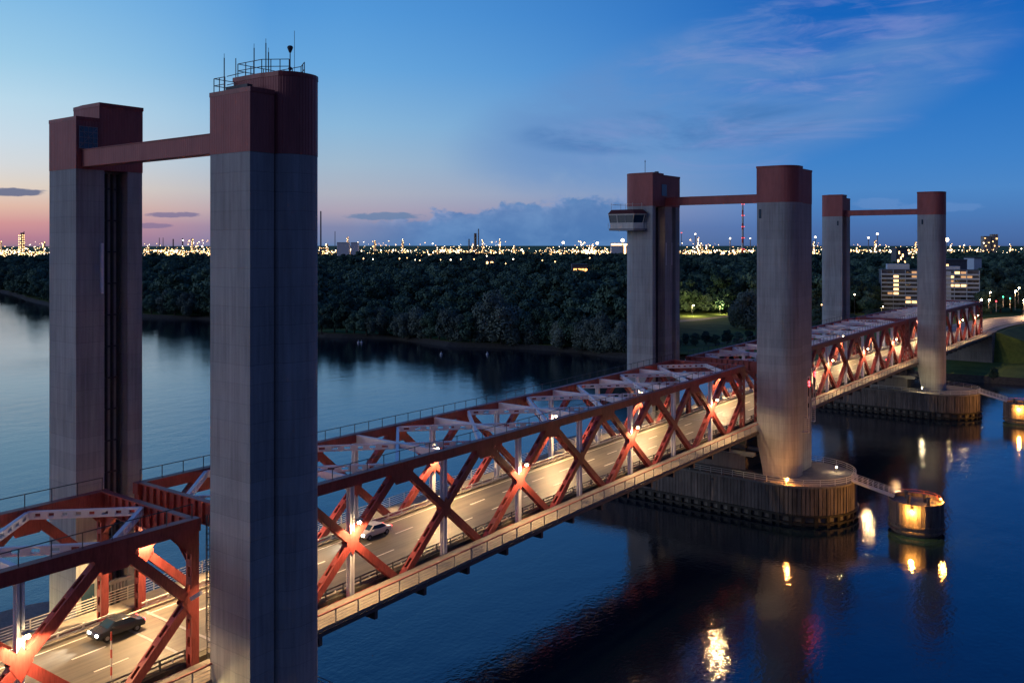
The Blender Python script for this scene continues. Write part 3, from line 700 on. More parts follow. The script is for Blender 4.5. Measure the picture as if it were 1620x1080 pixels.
# ------------------------------------------------------------------ piers and fenders
def stadium(cx, cy, r, xl, n=22):
    return arc(cx, cy, r, -90, 90, n) + arc(xl, cy, r, 90, 270, n)
def railing(m, P, z, h=1.05, step=2.0, closed=False, rails=(1.05, .7, .35), w=.06):
    acc = 0
    for a, b in zip(P[:-1], P[1:]):
        a = Vector((a[0], a[1], z)); b = Vector((b[0], b[1], z)); 
        for q in rails: m.beam(a + Vector((0, 0, q)), b + Vector((0, 0, q)), w, w)
        ln = (b - a).length; k = max(1, round(ln / step)) if ln > step else (1 if acc + ln >= step else 0)
        acc = 0 if k else acc + ln
        for i in range(k): p = a.lerp(b, i / k); m.beam(p, p + Vector((0, 0, h)), w, w)
def pier(cy, lab, cx=-55.5, r=9.8, xl=-94.0, full=True):
    T = thing('bridge_pier', lab, 'bridge pier', (CT, cy, 0), 'river piers under the tower pairs')
    P = stadium(cx, cy, r, xl)
    m = MB(); m.prism(stadium(cx, cy, r - .55, xl), -2, 6.35); m.build('core', 'pier_concrete', T)
    m = MB(); m.prism(stadium(cx, cy, r + .1, xl), 6.35, 6.7); m.build('coping', 'pier_concrete', T)
    m = MB(); pts = []
    for a, b in zip(P, P[1:] + P[:1]):
        a = Vector(a); b = Vector(b); k = max(1, int((b - a).length / .62))
        for i in range(k): pts.append((a.lerp(b, i / k), (b - a).normalized()))
    m2 = MB()
    for j, (p, d) in enumerate(pts):
        nrm = Vector((d.y, -d.x)); dz = random.uniform(-.05, .05); o_ = random.uniform(0, .06)
        c = Vector((p.x, p.y, 0)) + Vector((nrm.x, nrm.y, 0)) * (o_ - .2)
        m.beam(c + Vector((0, 0, 1.7)), c + Vector((0, 0, 6.34 + dz * .1)), .3, .56, (d.x, d.y, 0))
        if j % 3 == 0: m2.beam(c + Vector((0, 0, -1)), c + Vector((0, 0, 1.9)), .3, .6, (d.x, d.y, 0))
    m.build('sheeting', 'fender_wood', T); m2.build('piles', 'wet_wood', T)
    for zw_, hw_ in ((1.75, .35), (.55, .28)):
        m = MB()
        for a, b in zip(P, P[1:] + P[:1]): m.beam((a[0], a[1], zw_), (b[0], b[1], zw_), .55, hw_)
        m.build('waler', 'wet_wood', T)
    m = MB(); q = stadium(cx, cy, r - .2, xl); q = q[22 + 22 + 1 - 8:] + q[:22 + 3]
    railing(m, q, 6.7); m.build('railing', 'white_rail', T)
    m = MB(); m.prism([(-78.5, cy - 4.2), (-63.5, cy - 4.2), (-63.5, cy + 4.6), (-78.5, cy + 4.6)], 6.7, 11.4); m.build('pier_wall', 'pier_concrete', T)
    m = MB(); m.box(-63.4, -60.9, cy - 3.6, cy - 2.6, 10.2, 10.8); m.box(-80, -60.9, cy - 6.3, cy - 5.9, 9.9, 10.5); m.box(-63.5, -61.2, cy - 6.4, cy - 3.0, 9.7, 9.9)
    m.build('service_gallery', 'grey_steel', T)
    return T
pier(157.6, 'broad river pier with rounded timber-clad end under the middle towers')
pier(272.0, 'river pier with timber cladding under the far towers')
pier(45.0, 'river pier under the near towers, hidden below the left foreground span')
# dolphins with catwalks
def dolphin(c, r, lab, cat_from, lab2, lab3):
    T = thing('mooring_dolphin', lab, 'dolphin', (c[0], c[1], 0), 'round mooring dolphins beside the piers')
    P = arc(c[0], c[1], r, 0, 360, 30)[:-1]
    m = MB(); m.prism(arc(c[0], c[1], r - .3, 0, 360, 30)[:-1], -2, 4.6); m.prism(arc(c[0], c[1], r - 1.1, 0, 360, 30)[:-1], 4.6, 4.7); m.build('core', 'pier_concrete', T)
    m = MB()
    for i in range(46):
        a = 2 * math.pi * i / 46; rr = r - .12 + random.uniform(0, .07); n_ = (math.cos(a), math.sin(a), 0)
        m.beam((c[0] + rr * n_[0], c[1] + rr * n_[1], 1.3), (c[0] + rr * n_[0], c[1] + rr * n_[1], 5.1), .54, .26, n_)
    m.build('sheeting', 'fender_wood', T)
    for z in (.6, 1.5):
        m = MB()
        for a, b in zip(P, P[1:] + P[:1]): m.beam((a[0], a[1], z), (b[0], b[1], z), .4, .3)
        m.build('waler', 'fender_wood', T)
    m = MB()
    for k, (dx, dy) in enumerate(((1.2, .6), (-.8, -1.6), (2.2, -1.4), (-1.8, 1.2))):
        x, y = c[0] + dx, c[1] + dy; m = MB(); m.tube((x, y, 4.7), (x, y, 5.7), .28, 10); m.tube((x, y, 5.7), (x, y, 5.95), .42, 10, .36); m.build('bollard', 'dark_steel', T)
    m = MB(); Q = arc(c[0], c[1], r - .3, 20, 200, 14); railing(m, Q, 4.9, h=.8, rails=(.8, .4), w=.07); m.build('railing', 'rail_red', T)
    # lamp on the downstream face
    view = Vector((-c[0] * .55, -c[1], 0)).normalized()
    lp = Vector((c[0], c[1], 4.3)) + Vector((view.x * (r + .35), view.y * (r + .35), 0)) + Vector((-view.y, view.x, 0)) * -.2
    t = thing('dolphin_lamp', lab3, 'lamp', lp, 'orange lamps on the dolphins')
    m = MB(); m.beam(lp + Vector((0, 0, .35)), lp + Vector((-view.x * .5, -view.y * .5, .6)), .07, .07); m.build('bracket', 'dark_steel', t)
    m = MB(); m.ball(lp, .2); m.build('lantern', 'lamp_orange', t); lamp(lp + Vector((view.x * .25, view.y * .25, -.2)), 4200, (1, .42, .07), .2, parent=t)
    lp2 = Vector((c[0] + r - .5, c[1] + .5, 5.6)); t2 = thing('deck_lamp', lab3.replace('on the wall', 'on the deck'), 'lamp', lp2 - Vector((0, 0, .9)), 'small lamps on the dolphin decks')
    m = MB(); m.tube(lp2 - Vector((0, 0, .9)), lp2, .05); m.build('pole', 'dark_steel', t2); m = MB(); m.ball(lp2, .16); m.build('lantern', 'lamp_orange', t2); lamp(lp2 + Vector((.3, 0, .1)), 2600, (1, .36, .05), .15, parent=t2)
    # catwalk
    a = Vector(cat_from); b = Vector((c[0], c[1], 5.3)) + (a - Vector((c[0], c[1], 6.7))).normalized() * (r - .8); b.z = 5.2
    t = thing('catwalk', lab2, 'catwalk', a, 'white catwalks to the dolphins')
    d = (b - a).normalized(); s = Vector((-d.y, d.x, 0))
    m = MB(); m.beam(a, b, .9, .1); 
    for e in (-1, 1): m.beam(a + s * e * .5 - Vector((0, 0, .1)), b + s * e * .5 - Vector((0, 0, .1)), .1, .3)
    m.build('walkway', 'white_rail', t)
    for e in (-1, 1):
        m = MB()
        for z in (.3, .6, .85, 1.1): m.beam(a + s * e * .5 + Vector((0, 0, z)), b + s * e * .5 + Vector((0, 0, z)), .05, .05)
        for k in range(9): p = a.lerp(b, k / 8) + s * e * .5; m.beam(p, p + Vector((0, 0, 1.1)), .06, .06)
        m.build('railing', 'white_rail', t)
dolphin((-36.1, 158.1), 4.1, 'round timber dolphin lit orange, joined by catwalk to the middle pier', (-46.0, 157.0, 6.9), 'white catwalk from the middle pier to its dolphin', 'orange lamp on the wall of the dolphin by the middle pier')
dolphin((-36.0, 271.5), 4.1, 'round timber dolphin lit orange at the right photo edge, by the far pier', (-46.0, 271.5, 6.9), 'white catwalk from the far pier to its dolphin', 'orange lamp on the wall of the dolphin by the far pier')
# pier deck lamps
for (p, pw, col, lab, mt) in (((-54.0, 148.4, 7.6), 1500, (1, .36, .08), 'small orange lamp on the railing of the middle pier nose', 'lamp_orange'), ((-50.0, 161.5, 7.6), 130, (1, .7, .4), 'small warm lamp on the deck behind the middle tower foot', 'lamp_warm'), ((-58.5, 262.9, 8.0), 330, (1, .8, .45), 'small yellow lamp on the far pier railing', 'lamp_warm')):
    t = thing('pier_lamp', lab, 'lamp', (p[0], p[1], 6.7), 'lamps on the pier decks')
    m = MB(); m.tube((p[0], p[1], 6.7), p, .05); m.build('pole', 'dark_steel', t); m = MB(); m.ball(p, .15); m.build('lantern', mt, t); lamp((p[0], p[1] - .3, p[2] + .1), pw, col, .12, parent=t)
# floodlights under the deck that wash the tower feet
for (x, y, tx, ty, lab) in ((-64.5, 141.6, -58.5, 152.5, 'floodlight under the deck aimed at the middle tower foot'), (-64.5, 257.5, -58.5, 268.0, 'floodlight under the deck aimed at the far tower foot'), (-88.0, 36.5, -84.0, 42.0, 'floodlight low beside the near left tower foot'), (-62.2, 38.2, -59.0, 42.0, 'floodlight at the deck edge by the near right tower foot')):
    low = y > 100
    z = 7.4 if low else 10.5
    t = thing('floodlight', lab, 'floodlight', (x, y, z), 'floodlights washing the tower feet')
    m = MB(); m.box(x - .2, x + .2, y - .12, y + .12, z - .15, z + .15); m.build('housing', 'dark_steel', t)
    m = MB(); m.beam((x, y, z - .15), (x, y, z - .75), .08, .08); m.build('stand', 'dark_steel', t)
    spot((x, y + .2, z + .1), (tx, ty, z + (6.0 if low else 2.2)), 450 if low else 1500, (1, .72, .30), 66, .35, .4, parent=t)
# navigation signal frames beside the middle near tower
for (bx, by, zz0, lab) in ((-53.6, 156.9, 16.5, 'tall white signal frame with red lamp on the side of the middle near tower'), (-54.6, 162.9, 17.4, 'smaller white signal frame with red lamp behind the middle near tower')):
    t = thing('signal_frame', lab, 'signal', (bx, by, zz0), 'shipping signals on the middle tower')
    m = MB(); h = 7.2; wd = 1.1
    for y in (by, by + wd): m.beam((bx, y, zz0), (bx, y, zz0 + h), .12, .12)
    for z in (0, h): m.beam((bx, by, zz0 + z), (bx, by + wd, zz0 + z), .12, .12)
    for z in (.3, h - .3): m.beam((bx - 1.3, by + wd / 2, zz0 + z), (bx, by + wd / 2, zz0 + z), .1, .1)
    m.build('frame', 'white_rail', t)
    m = MB(); m.box(bx - .06, bx + .02, by + .2, by + wd - .2, zz0 + 1.8, zz0 + h - .3); m.build('board', 'black', t)
    m = MB(); m.tube((bx + .02, by + .62, zz0 + h - .95), (bx + .2, by + .62, zz0 + h - .95), .24, 10); m.tube((bx + .02, by + .62, zz0 + h - 1.5), (bx + .2, by + .62, zz0 + h - 1.5), .2, 10); m.build('red_lens', 'sig_red', t)
    m = MB(); m.box(bx + .021, bx + .05, by + .24, by + .5, zz0 + 2.6, zz0 + 3.8); m.build('sign_plate', 'paint_white', t)
    m = MB()
    for z in np.arange(-2.4, 0, .35): m.beam((bx - .5, by + .2, zz0 + z), (bx + .1, by + .2, zz0 + z), .05, .05); m.beam((bx + .1, by + .2, zz0 + z), (bx + .1, by + .9, zz0 + z), .05, .05)
    for q in ((-.5, .2), (.1, .2), (.1, .9), (-.5, .9)): m.beam((bx + q[0], by + q[1], zz0 - 2.5), (bx + q[0], by + q[1], zz0), .06, .06)
    m.box(bx - 1.2, bx + .15, by + .15, by + .95, zz0 - 2.6, zz0 - 2.5); m.build('platform_cage', 'white_rail', t)
# red and white striped marker posts
for (px, py, h, lab) in ((37, 1010, 3.4, 'red and white striped pole beyond the left foreground span'), (176, 1080, 4.0, 'thin red and white striped post by the near edge of the left road')):
    p = gnd(px, py, 13.1); base = (p.x, p.y, 13.05)
    t = thing('striped_post', lab, 'marker post', base, 'red and white marker posts')
    for k in range(6):
        m = MB(); m.tube((p.x, p.y, 13.05 + h * k / 6), (p.x, p.y, 13.05 + h * (k + 1) / 6), .11 if px < 100 else .07, 8); m.build('band', 'striped_red' if k % 2 else 'striped_white', t)
# portal cameras
for (p, q, lab) in (((-77.2, 41.6, 22.9), (-76.2, 41.9, 23.5), 'small white camera on the far post of the left portal'), ((-63.6, 42.0, 18.6), (-62.7, 42.3, 19.2), 'small white camera on the near post of the left portal')):
    t = thing('camera_housing', lab, 'camera', p, 'traffic cameras on the portal'); m = MB(); m.beam(p, q, .3, .3); m.build('housing', 'pale_steel', t); m = MB(); m.beam(Vector(p) + Vector((.3, .1, 0)), Vector(p) + Vector((-.4 if p[0] < -70 else -.5, .3, -.3)), .08, .08); m.build('bracket', 'dark_steel', t)
# ------------------------------------------------------------------ cars
def make_car(loc, rz, paint, lab, lights=True):
    z = loc[2]; t = thing('car', lab, 'car', loc, 'cars on the bridge road')
    prof = [(-2.15, .35), (-2.2, .62), (-2.12, .92), (-1.45, 1.0), (-.85, 1.42), (.55, 1.46), (1.25, .98), (2.0, .84), (2.18, .6), (2.15, .35)]
    def loft(pr, hw, inset):
        m = MB(); n = len(pr)
        hws = [hw - (inset * max(0, (zz - .95)) if zz > .95 else 0) for _, zz in pr]
        vs = [(-h, y, zz) for (y, zz), h in zip(pr, hws)] + [(h, y, zz) for (y, zz), h in zip(pr, hws)]
        m.add(vs, [tuple(range(n - 1, -1, -1)), tuple(range(n, 2 * n))] + [(i, i + n, (i + 1) % n + n, (i + 1) % n)[::-1] for i in range(n)]); return m
    def b(m, name, mt):
        V = m.v; o = MB(); o.add(V, m.f); me = bpy.data.meshes.new(name); me.from_pydata(V, [], m.f); me.materials.append(M[mt])
        ob = bpy.data.objects.new(name, me); scn.collection.objects.link(ob); ob.parent = t; return ob
    bd = b(loft(prof, .88, .35), 'body', paint); bv = bd.modifiers.new('bevel', 'BEVEL'); bv.width = .09; bv.segments = 3; bv.limit_method = 'ANGLE'; bd.data.polygons.foreach_set('use_smooth', [True] * len(bd.data.polygons))
    g = loft([(-1.32, 1.0), (-.84, 1.38), (.52, 1.42), (1.12, 1.0)], .885, .34); b(g, 'side_window', 'glass_dark')
    m = MB(); m.add([(-.68, 1.215, 1.03), (.68, 1.215, 1.03), (.6, .62, 1.43), (-.6, .62, 1.43)], [(0, 1, 2, 3)]); b(m, 'windscreen', 'glass_dark')
    for x in (-.8, .8):
        for y in (-1.35, 1.35):
            m = MB(); m.tube((x - .11, y, .32), (x + .11, y, .32), .32, 14); ww = b(m, 'wheel', 'rubber')
            m = MB(); m.tube((x - .12, y, .32), (x + .12, y, .32), .18, 10); r_ = b(m, 'rim', 'grey_steel'); r_.parent = ww
    for x in (-.62, .62):
        m = MB(); m.box(x - .17, x + .17, 2.08, 2.2, .62, .78); b(m, 'headlight', 'head_light')
        m = MB(); m.box(x - .17, x + .17, -2.23, -2.14, .68, .86); b(m, 'tail_lamp', 'tail_light')
        for (y, tgt, pw, c) in ((2.3, 12, 3200, (1, .88, .7)), (-2.35, -8, 90, (1, .08, .05))):
            l = bpy.data.lights.new('spot_light', 'SPOT'); l.energy = pw; l.color = c; l.spot_size = R(50 if y > 0 else 100); l.spot_blend = .7; l.shadow_soft_size = .1
            o = bpy.data.objects.new('spot_light', l); scn.collection.objects.link(o); o.parent = t; o.location = (x, y, .72)
            o.rotation_euler = (Vector((x, y + tgt, 0)) - Vector((x, y, .72))).to_track_quat('-Z', 'Y').to_euler()
    m = MB(); m.box(-.8, .8, 2.0, 2.21, .36, .5); b(m, 'bumper', 'rubber'); m = MB(); m.box(-.26, .26, -2.26, -2.2, .55, .68); b(m, 'number_plate', 'striped_white')
    for x in (-.98, .98): m = MB(); m.box(x - .09, x + .09, .82, .98, .98, 1.1); b(m, 'mirror', paint)
    t.rotation_euler = (0, 0, rz)
    return t
def on_road(px, t):
    a = (px - 810) / F; s = (CS + SN * a) * t / (CS * a - SN); return (t, s, zd(s) + .04)
make_car(on_road(185, -74.2), math.pi, 'paint_dark', 'dark car with headlights on, driving left on the left foreground span')
make_car(on_road(590, -74.3), math.pi, 'paint_white', 'pale car with headlights on beside the first truss crossing of the lift span')
make_car(on_road(1402, -67.6), 0, 'paint_grey', 'grey car with red tail lights on the span between middle and far towers')
make_car(on_road(1530, -67.6), 0, 'paint_dark', 'dark car with red tail lights on the end span')
# ------------------------------------------------------------------ right bank: approach road, embankment, building, lamps
RZ = 12.9
cl = [Vector((CT, 384.2)), Vector((CT, 405)), Vector((-70.0, 430)), Vector((-64, 462)), Vector((-50, 498)), Vector((-24, 536)), Vector((20, 572)), Vector((90, 602)), Vector((200, 630))]
cl2 = []
for a, b in zip(cl[:-1], cl[1:]):
    for i in range(6): cl2.append(a.lerp(b, i / 6))
for _ in range(6): cl2 = [cl2[0]] + [(cl2[i - 1] + cl2[i] + cl2[i + 1]) / 3 for i in range(1, len(cl2) - 1)] + [cl2[-1]]
def lane(off0, off1, z0, z1, name, mt, i0=0, **k):
    m = MB(); A_, B_ = [], []
    for i, p in enumerate(cl2):
        t = (cl2[min(i + 1, len(cl2) - 1)] - cl2[max(i - 1, 0)]).normalized(); nn = Vector((t.y, -t.x)); A_.append(p + nn * off0); B_.append(p + nn * off1)
    n = len(cl2) - i0
    zz = lambda i, z: z if not callable(z) else z(i)
    m.add([(p.x, p.y, z0) for p in A_[i0:]] + [(p.x, p.y, z1) for p in B_[i0:]], [(i, i + 1, i + 1 + n, i + n) for i in range(n - 1)][::1])
    o = m.build(name, mt); o['kind'] = 'structure'; return o
lane(-12, 12, RZ, RZ, 'embankment_top', 'grass', 2); lane(12, 46, RZ, LAND + .02, 'embankment_slope', 'grass', 2); lane(-12, -46, RZ, LAND + .02, 'embankment_slope', 'grass', 2)
m = MB(); x0, x1 = CT - 12, CT + 12; ye = cl2[2].y
m.add([(x0, ye, RZ), (x1, ye, RZ), (x1 + 34, ye, LAND), (x0 - 34, ye, LAND), (x0, ye - 4, LAND), (x1, ye - 4, LAND)], [(0, 1, 5, 4), (1, 2, 5), (0, 4, 3)])
o = m.build('embankment_face', 'grass'); o['kind'] = 'structure'
lane(-6.5, 6.5, RZ + .35, RZ + .35, 'road', 'asphalt'); lane(-10.2, -7, RZ + .35, RZ + .35, 'pavement', 'walkway'); lane(7, 10.2, RZ + .35, RZ + .35, 'pavement', 'walkway')
lane(-.08, .08, RZ + .356, RZ + .356, 'road_marking', 'road_paint'); lane(5.9, 6.05, RZ + .356, RZ + .356, 'road_marking', 'road_paint'); lane(-6.05, -5.9, RZ + .356, RZ + .356, 'road_marking', 'road_paint')
m = MB(base=(CT, 384, 0)); m.box(CT - 10.5, CT + 10.5, 384.3, 386, LAND - 1, 12.4); m.box(CT - 10.5, CT + 10.5, 386, 394, 11.6, 13.2); m.box(CT + 9.9, CT + 10.5, 386, 396, LAND, 11.6); m.box(CT - 10.5, CT - 9.9, 386, 396, LAND, 11.6)
o = m.build('abutment', 'pier_concrete'); tag(o, 'concrete abutment carrying the end span on the right bank', 'abutment')
t = thing('road_railing', 'grey steel railing along the near side of the approach road', 'railing', (CT + 10, 386, RZ)); m = MB()
railing(m, [(p.x + 10.3, p.y - 1.5) for p in cl2[:40]], RZ + .3, step=2.5); m.build('rails', 'grey_steel', t)
# lower cycle path on the right bank
m = MB(); pp = [gnd(1545, 551, 3.0), gnd(1620, 551.5, 3.0), gnd(1800, 556, 3.0)]; pq = [gnd(1545, 553.5, 3.0), gnd(1620, 554, 3.0), gnd(1800, 559, 3.0)]
m.add([(p.x, p.y, 2.012) for p in pp] + [(p.x, p.y, 2.012) for p in pq], [(0, 1, 4, 3), (1, 2, 5, 4)]); o = m.build('cycle_path', 'path'); o['kind'] = 'structure'
# apartment block
def apartments():
    a = at(1394, 612); b = at(1549, 596); d = (b - a); Lh = d.length; d = d.normalized(); nrm = Vector((d.y, -d.x, 0))     # nrm faces camera
    T = thing('apartment_block', 'long pale apartment block with balconies and orange lit windows behind the far towers', 'building', (a + b) / 2)
    zf, fl, NF = 4.0, 2.85, 9; NB = 16; bw = Lh / NB
    def P(u, off, z): p = a + d * u + nrm * off; return Vector((p.x, p.y, z))
    def bx(m, u0, u1, o0, o1, z0, z1):
        m.add([P(u0, o1, z0), P(u1, o1, z0), P(u1, o0, z0), P(u0, o0, z0), P(u0, o1, z1), P(u1, o1, z1), P(u1, o0, z1), P(u0, o0, z1)], [(3, 2, 1, 0), (4, 5, 6, 7), (0, 1, 5, 4), (1, 2, 6, 5), (2, 3, 7, 6), (3, 0, 4, 7)])
    m = MB(); bx(m, 0, Lh, -12, 0, LAND, zf + fl * NF + .8); m.build('wall', 'panel_dark', T)
    m = MB(); bx(m, Lh * .07, Lh * .30, -10, -2, zf + fl * NF + .8, zf + fl * NF + 4.4); bx(m, Lh * .62, Lh * .82, -10, -3, zf + fl * NF + .8, zf + fl * NF + 3.0); m.build('roof_house', 'panel', T)
    for f in range(NF):
        m = MB(); z = zf + f * fl; bx(m, -.1 if f < NF - 2 else -.6, Lh + .1, 0, 1.5, z - .12, z + .12); bx(m, 0, Lh, 1.42, 1.55, z + .1, z + 1.02 if f % 2 else z + .95); m.build('balcony', 'panel', T)
    m = MB()
    for i in range(NB + 1):
        if i % 2 == 0: bx(m, i * bw - .1, i * bw + .1, 0, 1.6, LAND, zf + fl * NF + .4)
    m.build('fin', 'panel', T)
    for f in range(NF):
        for (i0, i1) in ((2.25, 3.75), (10.2, 11.5)):
            m = MB(); bx(m, i0 * bw, i1 * bw, .02, .12, zf + f * fl + .3, zf + f * fl + 2.6); 
            if i0 > 8: m.build('facade_panel', 'panel', T)
    lit = {(7, 2): 1, (6, 2): 1, (5, 2): 1, (4, 2): 1, (3, 2): 1, (6, 6): 1, (7, 5): 0, (5, 7): 1, (8, 5): 0, (8, 12): 1, (8, 13): 0, (7, 11): 1, (7, 10): 1, (7, 14): 0, (6, 11): 0, (5, 11): 1, (5, 12): 1, (5, 13): 1, (5, 10): 0, (2, 4): 0, (1, 5): 1, (1, 4): 1, (3, 1): 0, (7, 13): 0, (2, 9): 0}
    for f in range(NF):
        for i in range(NB):
            m = MB(); z = zf + f * fl; u0 = i * bw + .35; u1 = (i + 1) * bw - .35
            if (f, i) in lit: bx(m, u0, u1, .0, .06, z + .35, z + 2.45); m.build('window', 'win_lit' if lit[(f, i)] else 'win_dim', T)
            elif (i + f) % 3 == 0: bx(m, u0, u1, .0, .05, z + .9, z + 2.3); m.build('window', 'win_dark', T)
apartments()
# ------------------------------------------------------------------ street lamps, traffic lights
def street_lamp(p, h, power, col, mt, lab, r=.35, arm=1.2):
    t = thing('street_lamp', lab, 'street lamp', p, 'street lamps on the far bank'); p = Vector(p)
    m = MB(); m.tube(p, p + Vector((0, 0, h)), .11, 6, .06); m.beam(p + Vector((0, 0, h)), p + Vector((arm, -.3, h + .1)), .08, .08); m.build('pole', 'grey_steel', t)
    m = MB(); m.ball(p + Vector((arm, -.3, h - .05)), r, 8, 5, .6); m.build('lamp_head', mt, t)
    if power: lamp(p + Vector((arm, -.3, h - .5)), power, col, .25, parent=t)
for (px, py, zb, h, pw, mt, r, lab) in ((1095, 500, LAND, 7, 14000, 'lamp_warm', .42, 'yellow street lamp on the park path, left of two'), (1139, 497, LAND, 7, 14000, 'lamp_warm', .42, 'yellow street lamp on the park path, right of two'),
    (1387, 491, LAND, 7, 4500, 'lamp_warm', .5, 'yellow lamp left of the apartment block'), (1394, 497, LAND, 5, 2000, 'lamp_warm', .35, 'low yellow lamp just left of the apartment block foot')):
    p = gnd(px, py, zb); street_lamp((p.x, p.y, zb), h, pw, (1, .72, .28), mt, lab, r)
for (px, d, h, r, lab) in ((1551, 420, 8.2, .5, 'orange street lamp at the end of the truss bridge'), (1566, 520, 6.5, .5, 'orange street lamp left of the traffic lights'), (1564, 480, 4.6, .5, 'low bright lamp beside the approach road'), (1606, 470, 9.8, .5, 'tall street lamp at the junction, upper of two'), (1611, 520, 9, .45, 'street lamp at the junction behind the tall one'), (1619, 430, 7.6, .4, 'street lamp at the right photo edge')):
    p = at(px, d, RZ + .3); street_lamp(tuple(p), h, 9000, (1, .55, .25), 'lamp_warm', lab, r, .4)
for (px, d, z, red, lab) in ((1576, 455, 5.2, 1, 'red traffic light on a pale pole'), (1587, 490, 5.4, 0, 'green traffic light, left of two at the junction'), (1598, 480, 5.2, 0, 'green traffic light, right of two at the junction')):
    p = at(px, d, RZ + .3); t = thing('traffic_light', lab, 'traffic light', tuple(p), 'traffic lights at the junction')
    m = MB(); m.tube(p, p + Vector((0, 0, z)), .1, 6); m.build('pole', 'white_rail', t); c = p + Vector((0, 0, z))
    m = MB(); m.box(c.x - .3, c.x + .3, c.y - .2, c.y + .2, c.z - .6, c.z + .6); m.build('housing', 'black', t)
    m = MB(); m.ball(c + Vector((.05, -.3, .1)), .34); m.build('lens', 'sig_red' if red else 'sig_green', t)
# park path
a = [gnd(1060, 507, LAND), gnd(1110, 503.5, LAND), gnd(1145, 500, LAND), gnd(1200, 498, LAND)]; b = [gnd(1060, 510.5, LAND), gnd(1110, 506.5, LAND), gnd(1145, 502, LAND), gnd(1200, 500, LAND)]
m = MB(); m.add([(p.x, p.y, 2.012) for p in a] + [(p.x, p.y, 2.012) for p in b], [(i, i + 1, i + 5, i + 4) for i in range(3)]); o = m.build('park_path', 'path'); o['kind'] = 'structure'
# ------------------------------------------------------------------ trees
def crown_mesh(name, h, rad, nclump, nleaf, leaf, mt, seed, willow=False, base=.12):
    g = np.random.default_rng(seed); vs = []; 
    cs = []
    for i in range(nclump):
        u = g.random(); zc = h * (base + (1 - base) * (.12 + .8 * u)); env = math.sin(math.pi * min(1, max(.08, (zc / h - base) / (1 - base)) ** .75)) ** .6
        a = g.random() * 2 * math.pi; rr = rad * env * math.sqrt(g.random()) * .8
        cs.append((rr * math.cos(a), rr * math.sin(a), zc, rad * g.uniform(.24, .42) * (.75 + .4 * env)))
    per = nleaf // nclump; allv = []
    for (x, y, z, r) in cs:
        d = g.normal(size=(per, 3)); d /= np.linalg.norm(d, axis=1)[:, None]
        if not willow: d[:, 2] = np.abs(d[:, 2]) * np.where(g.random(per) < .75, 1, -1)
        rr = r * (.72 + .38 * g.random(per)) ; c = d * rr[:, None] * np.array([1, 1, .82 if not willow else 1.25]) + np.array([x, y, z])
        nrm = d + g.normal(size=(per, 3)) * .45; nrm /= np.linalg.norm(nrm, axis=1)[:, None]
        t = np.cross(nrm, g.normal(size=(per, 3))); t /= np.linalg.norm(t, axis=1)[:, None]; b = np.cross(nrm, t)
        s = leaf * (.6 + .8 * g.random(per))[:, None]
        allv.append(np.stack([c - t * s - b * s * .6, c + t * s * .8 - b * s * .5, c + t * s + b * s * .6, c - t * s * .7 + b * s * .6], 1))
    V = np.concatenate(allv).reshape(-1, 3); n = len(V) // 4
    me = bpy.data.meshes.new(name); me.from_pydata(V.tolist(), [], np.arange(n * 4).reshape(n, 4).tolist()); me.materials.append(M[mt]); return me
def trunk_mesh(name, h):
    m = MB(); m.tube((0, 0, -.5), (0, 0, h * .35), .035 * h, 7, .024 * h); m.tube((0, 0, h * .35), (.03 * h, .02 * h, h * .75), .024 * h, 6, .008 * h)
    for k in range(5): a = k * 2.4; z0 = h * (.2 + .08 * k); m.tube((0, 0, z0), (math.cos(a) * h * .2, math.sin(a) * h * .2, z0 + h * .2), .012 * h, 5, .005 * h)
    me = bpy.data.meshes.new(name); me.from_pydata(m.v, [], m.f); me.materials.append(M['bark']); return me
protos = []
for k in range(5): protos.append((crown_mesh('crown', 15, 6.2, 26, 5600, .36, 'leaf', 10 + k), trunk_mesh('trunk', 15)))
wil = []
for k in range(3): wil.append((crown_mesh('crown', 14, 6.8, 22, 6000, .34, 'leaf_willow', 30 + k, True, .02), trunk_mesh('trunk', 14)))
def tree(x, y, z, sc_, pr, name, lab, group, sz=1.0):
    t = thing(name, lab, 'tree', (x, y, z), group); t.scale = (sc_, sc_, sc_ * sz); t.rotation_euler = (0, 0, random.uniform(0, 6.28))
    for nm, me in (('crown', pr[0]), ('trunk', pr[1])):
        o = bpy.data.objects.new(nm, me); scn.collection.objects.link(o); o.parent = t
    return t
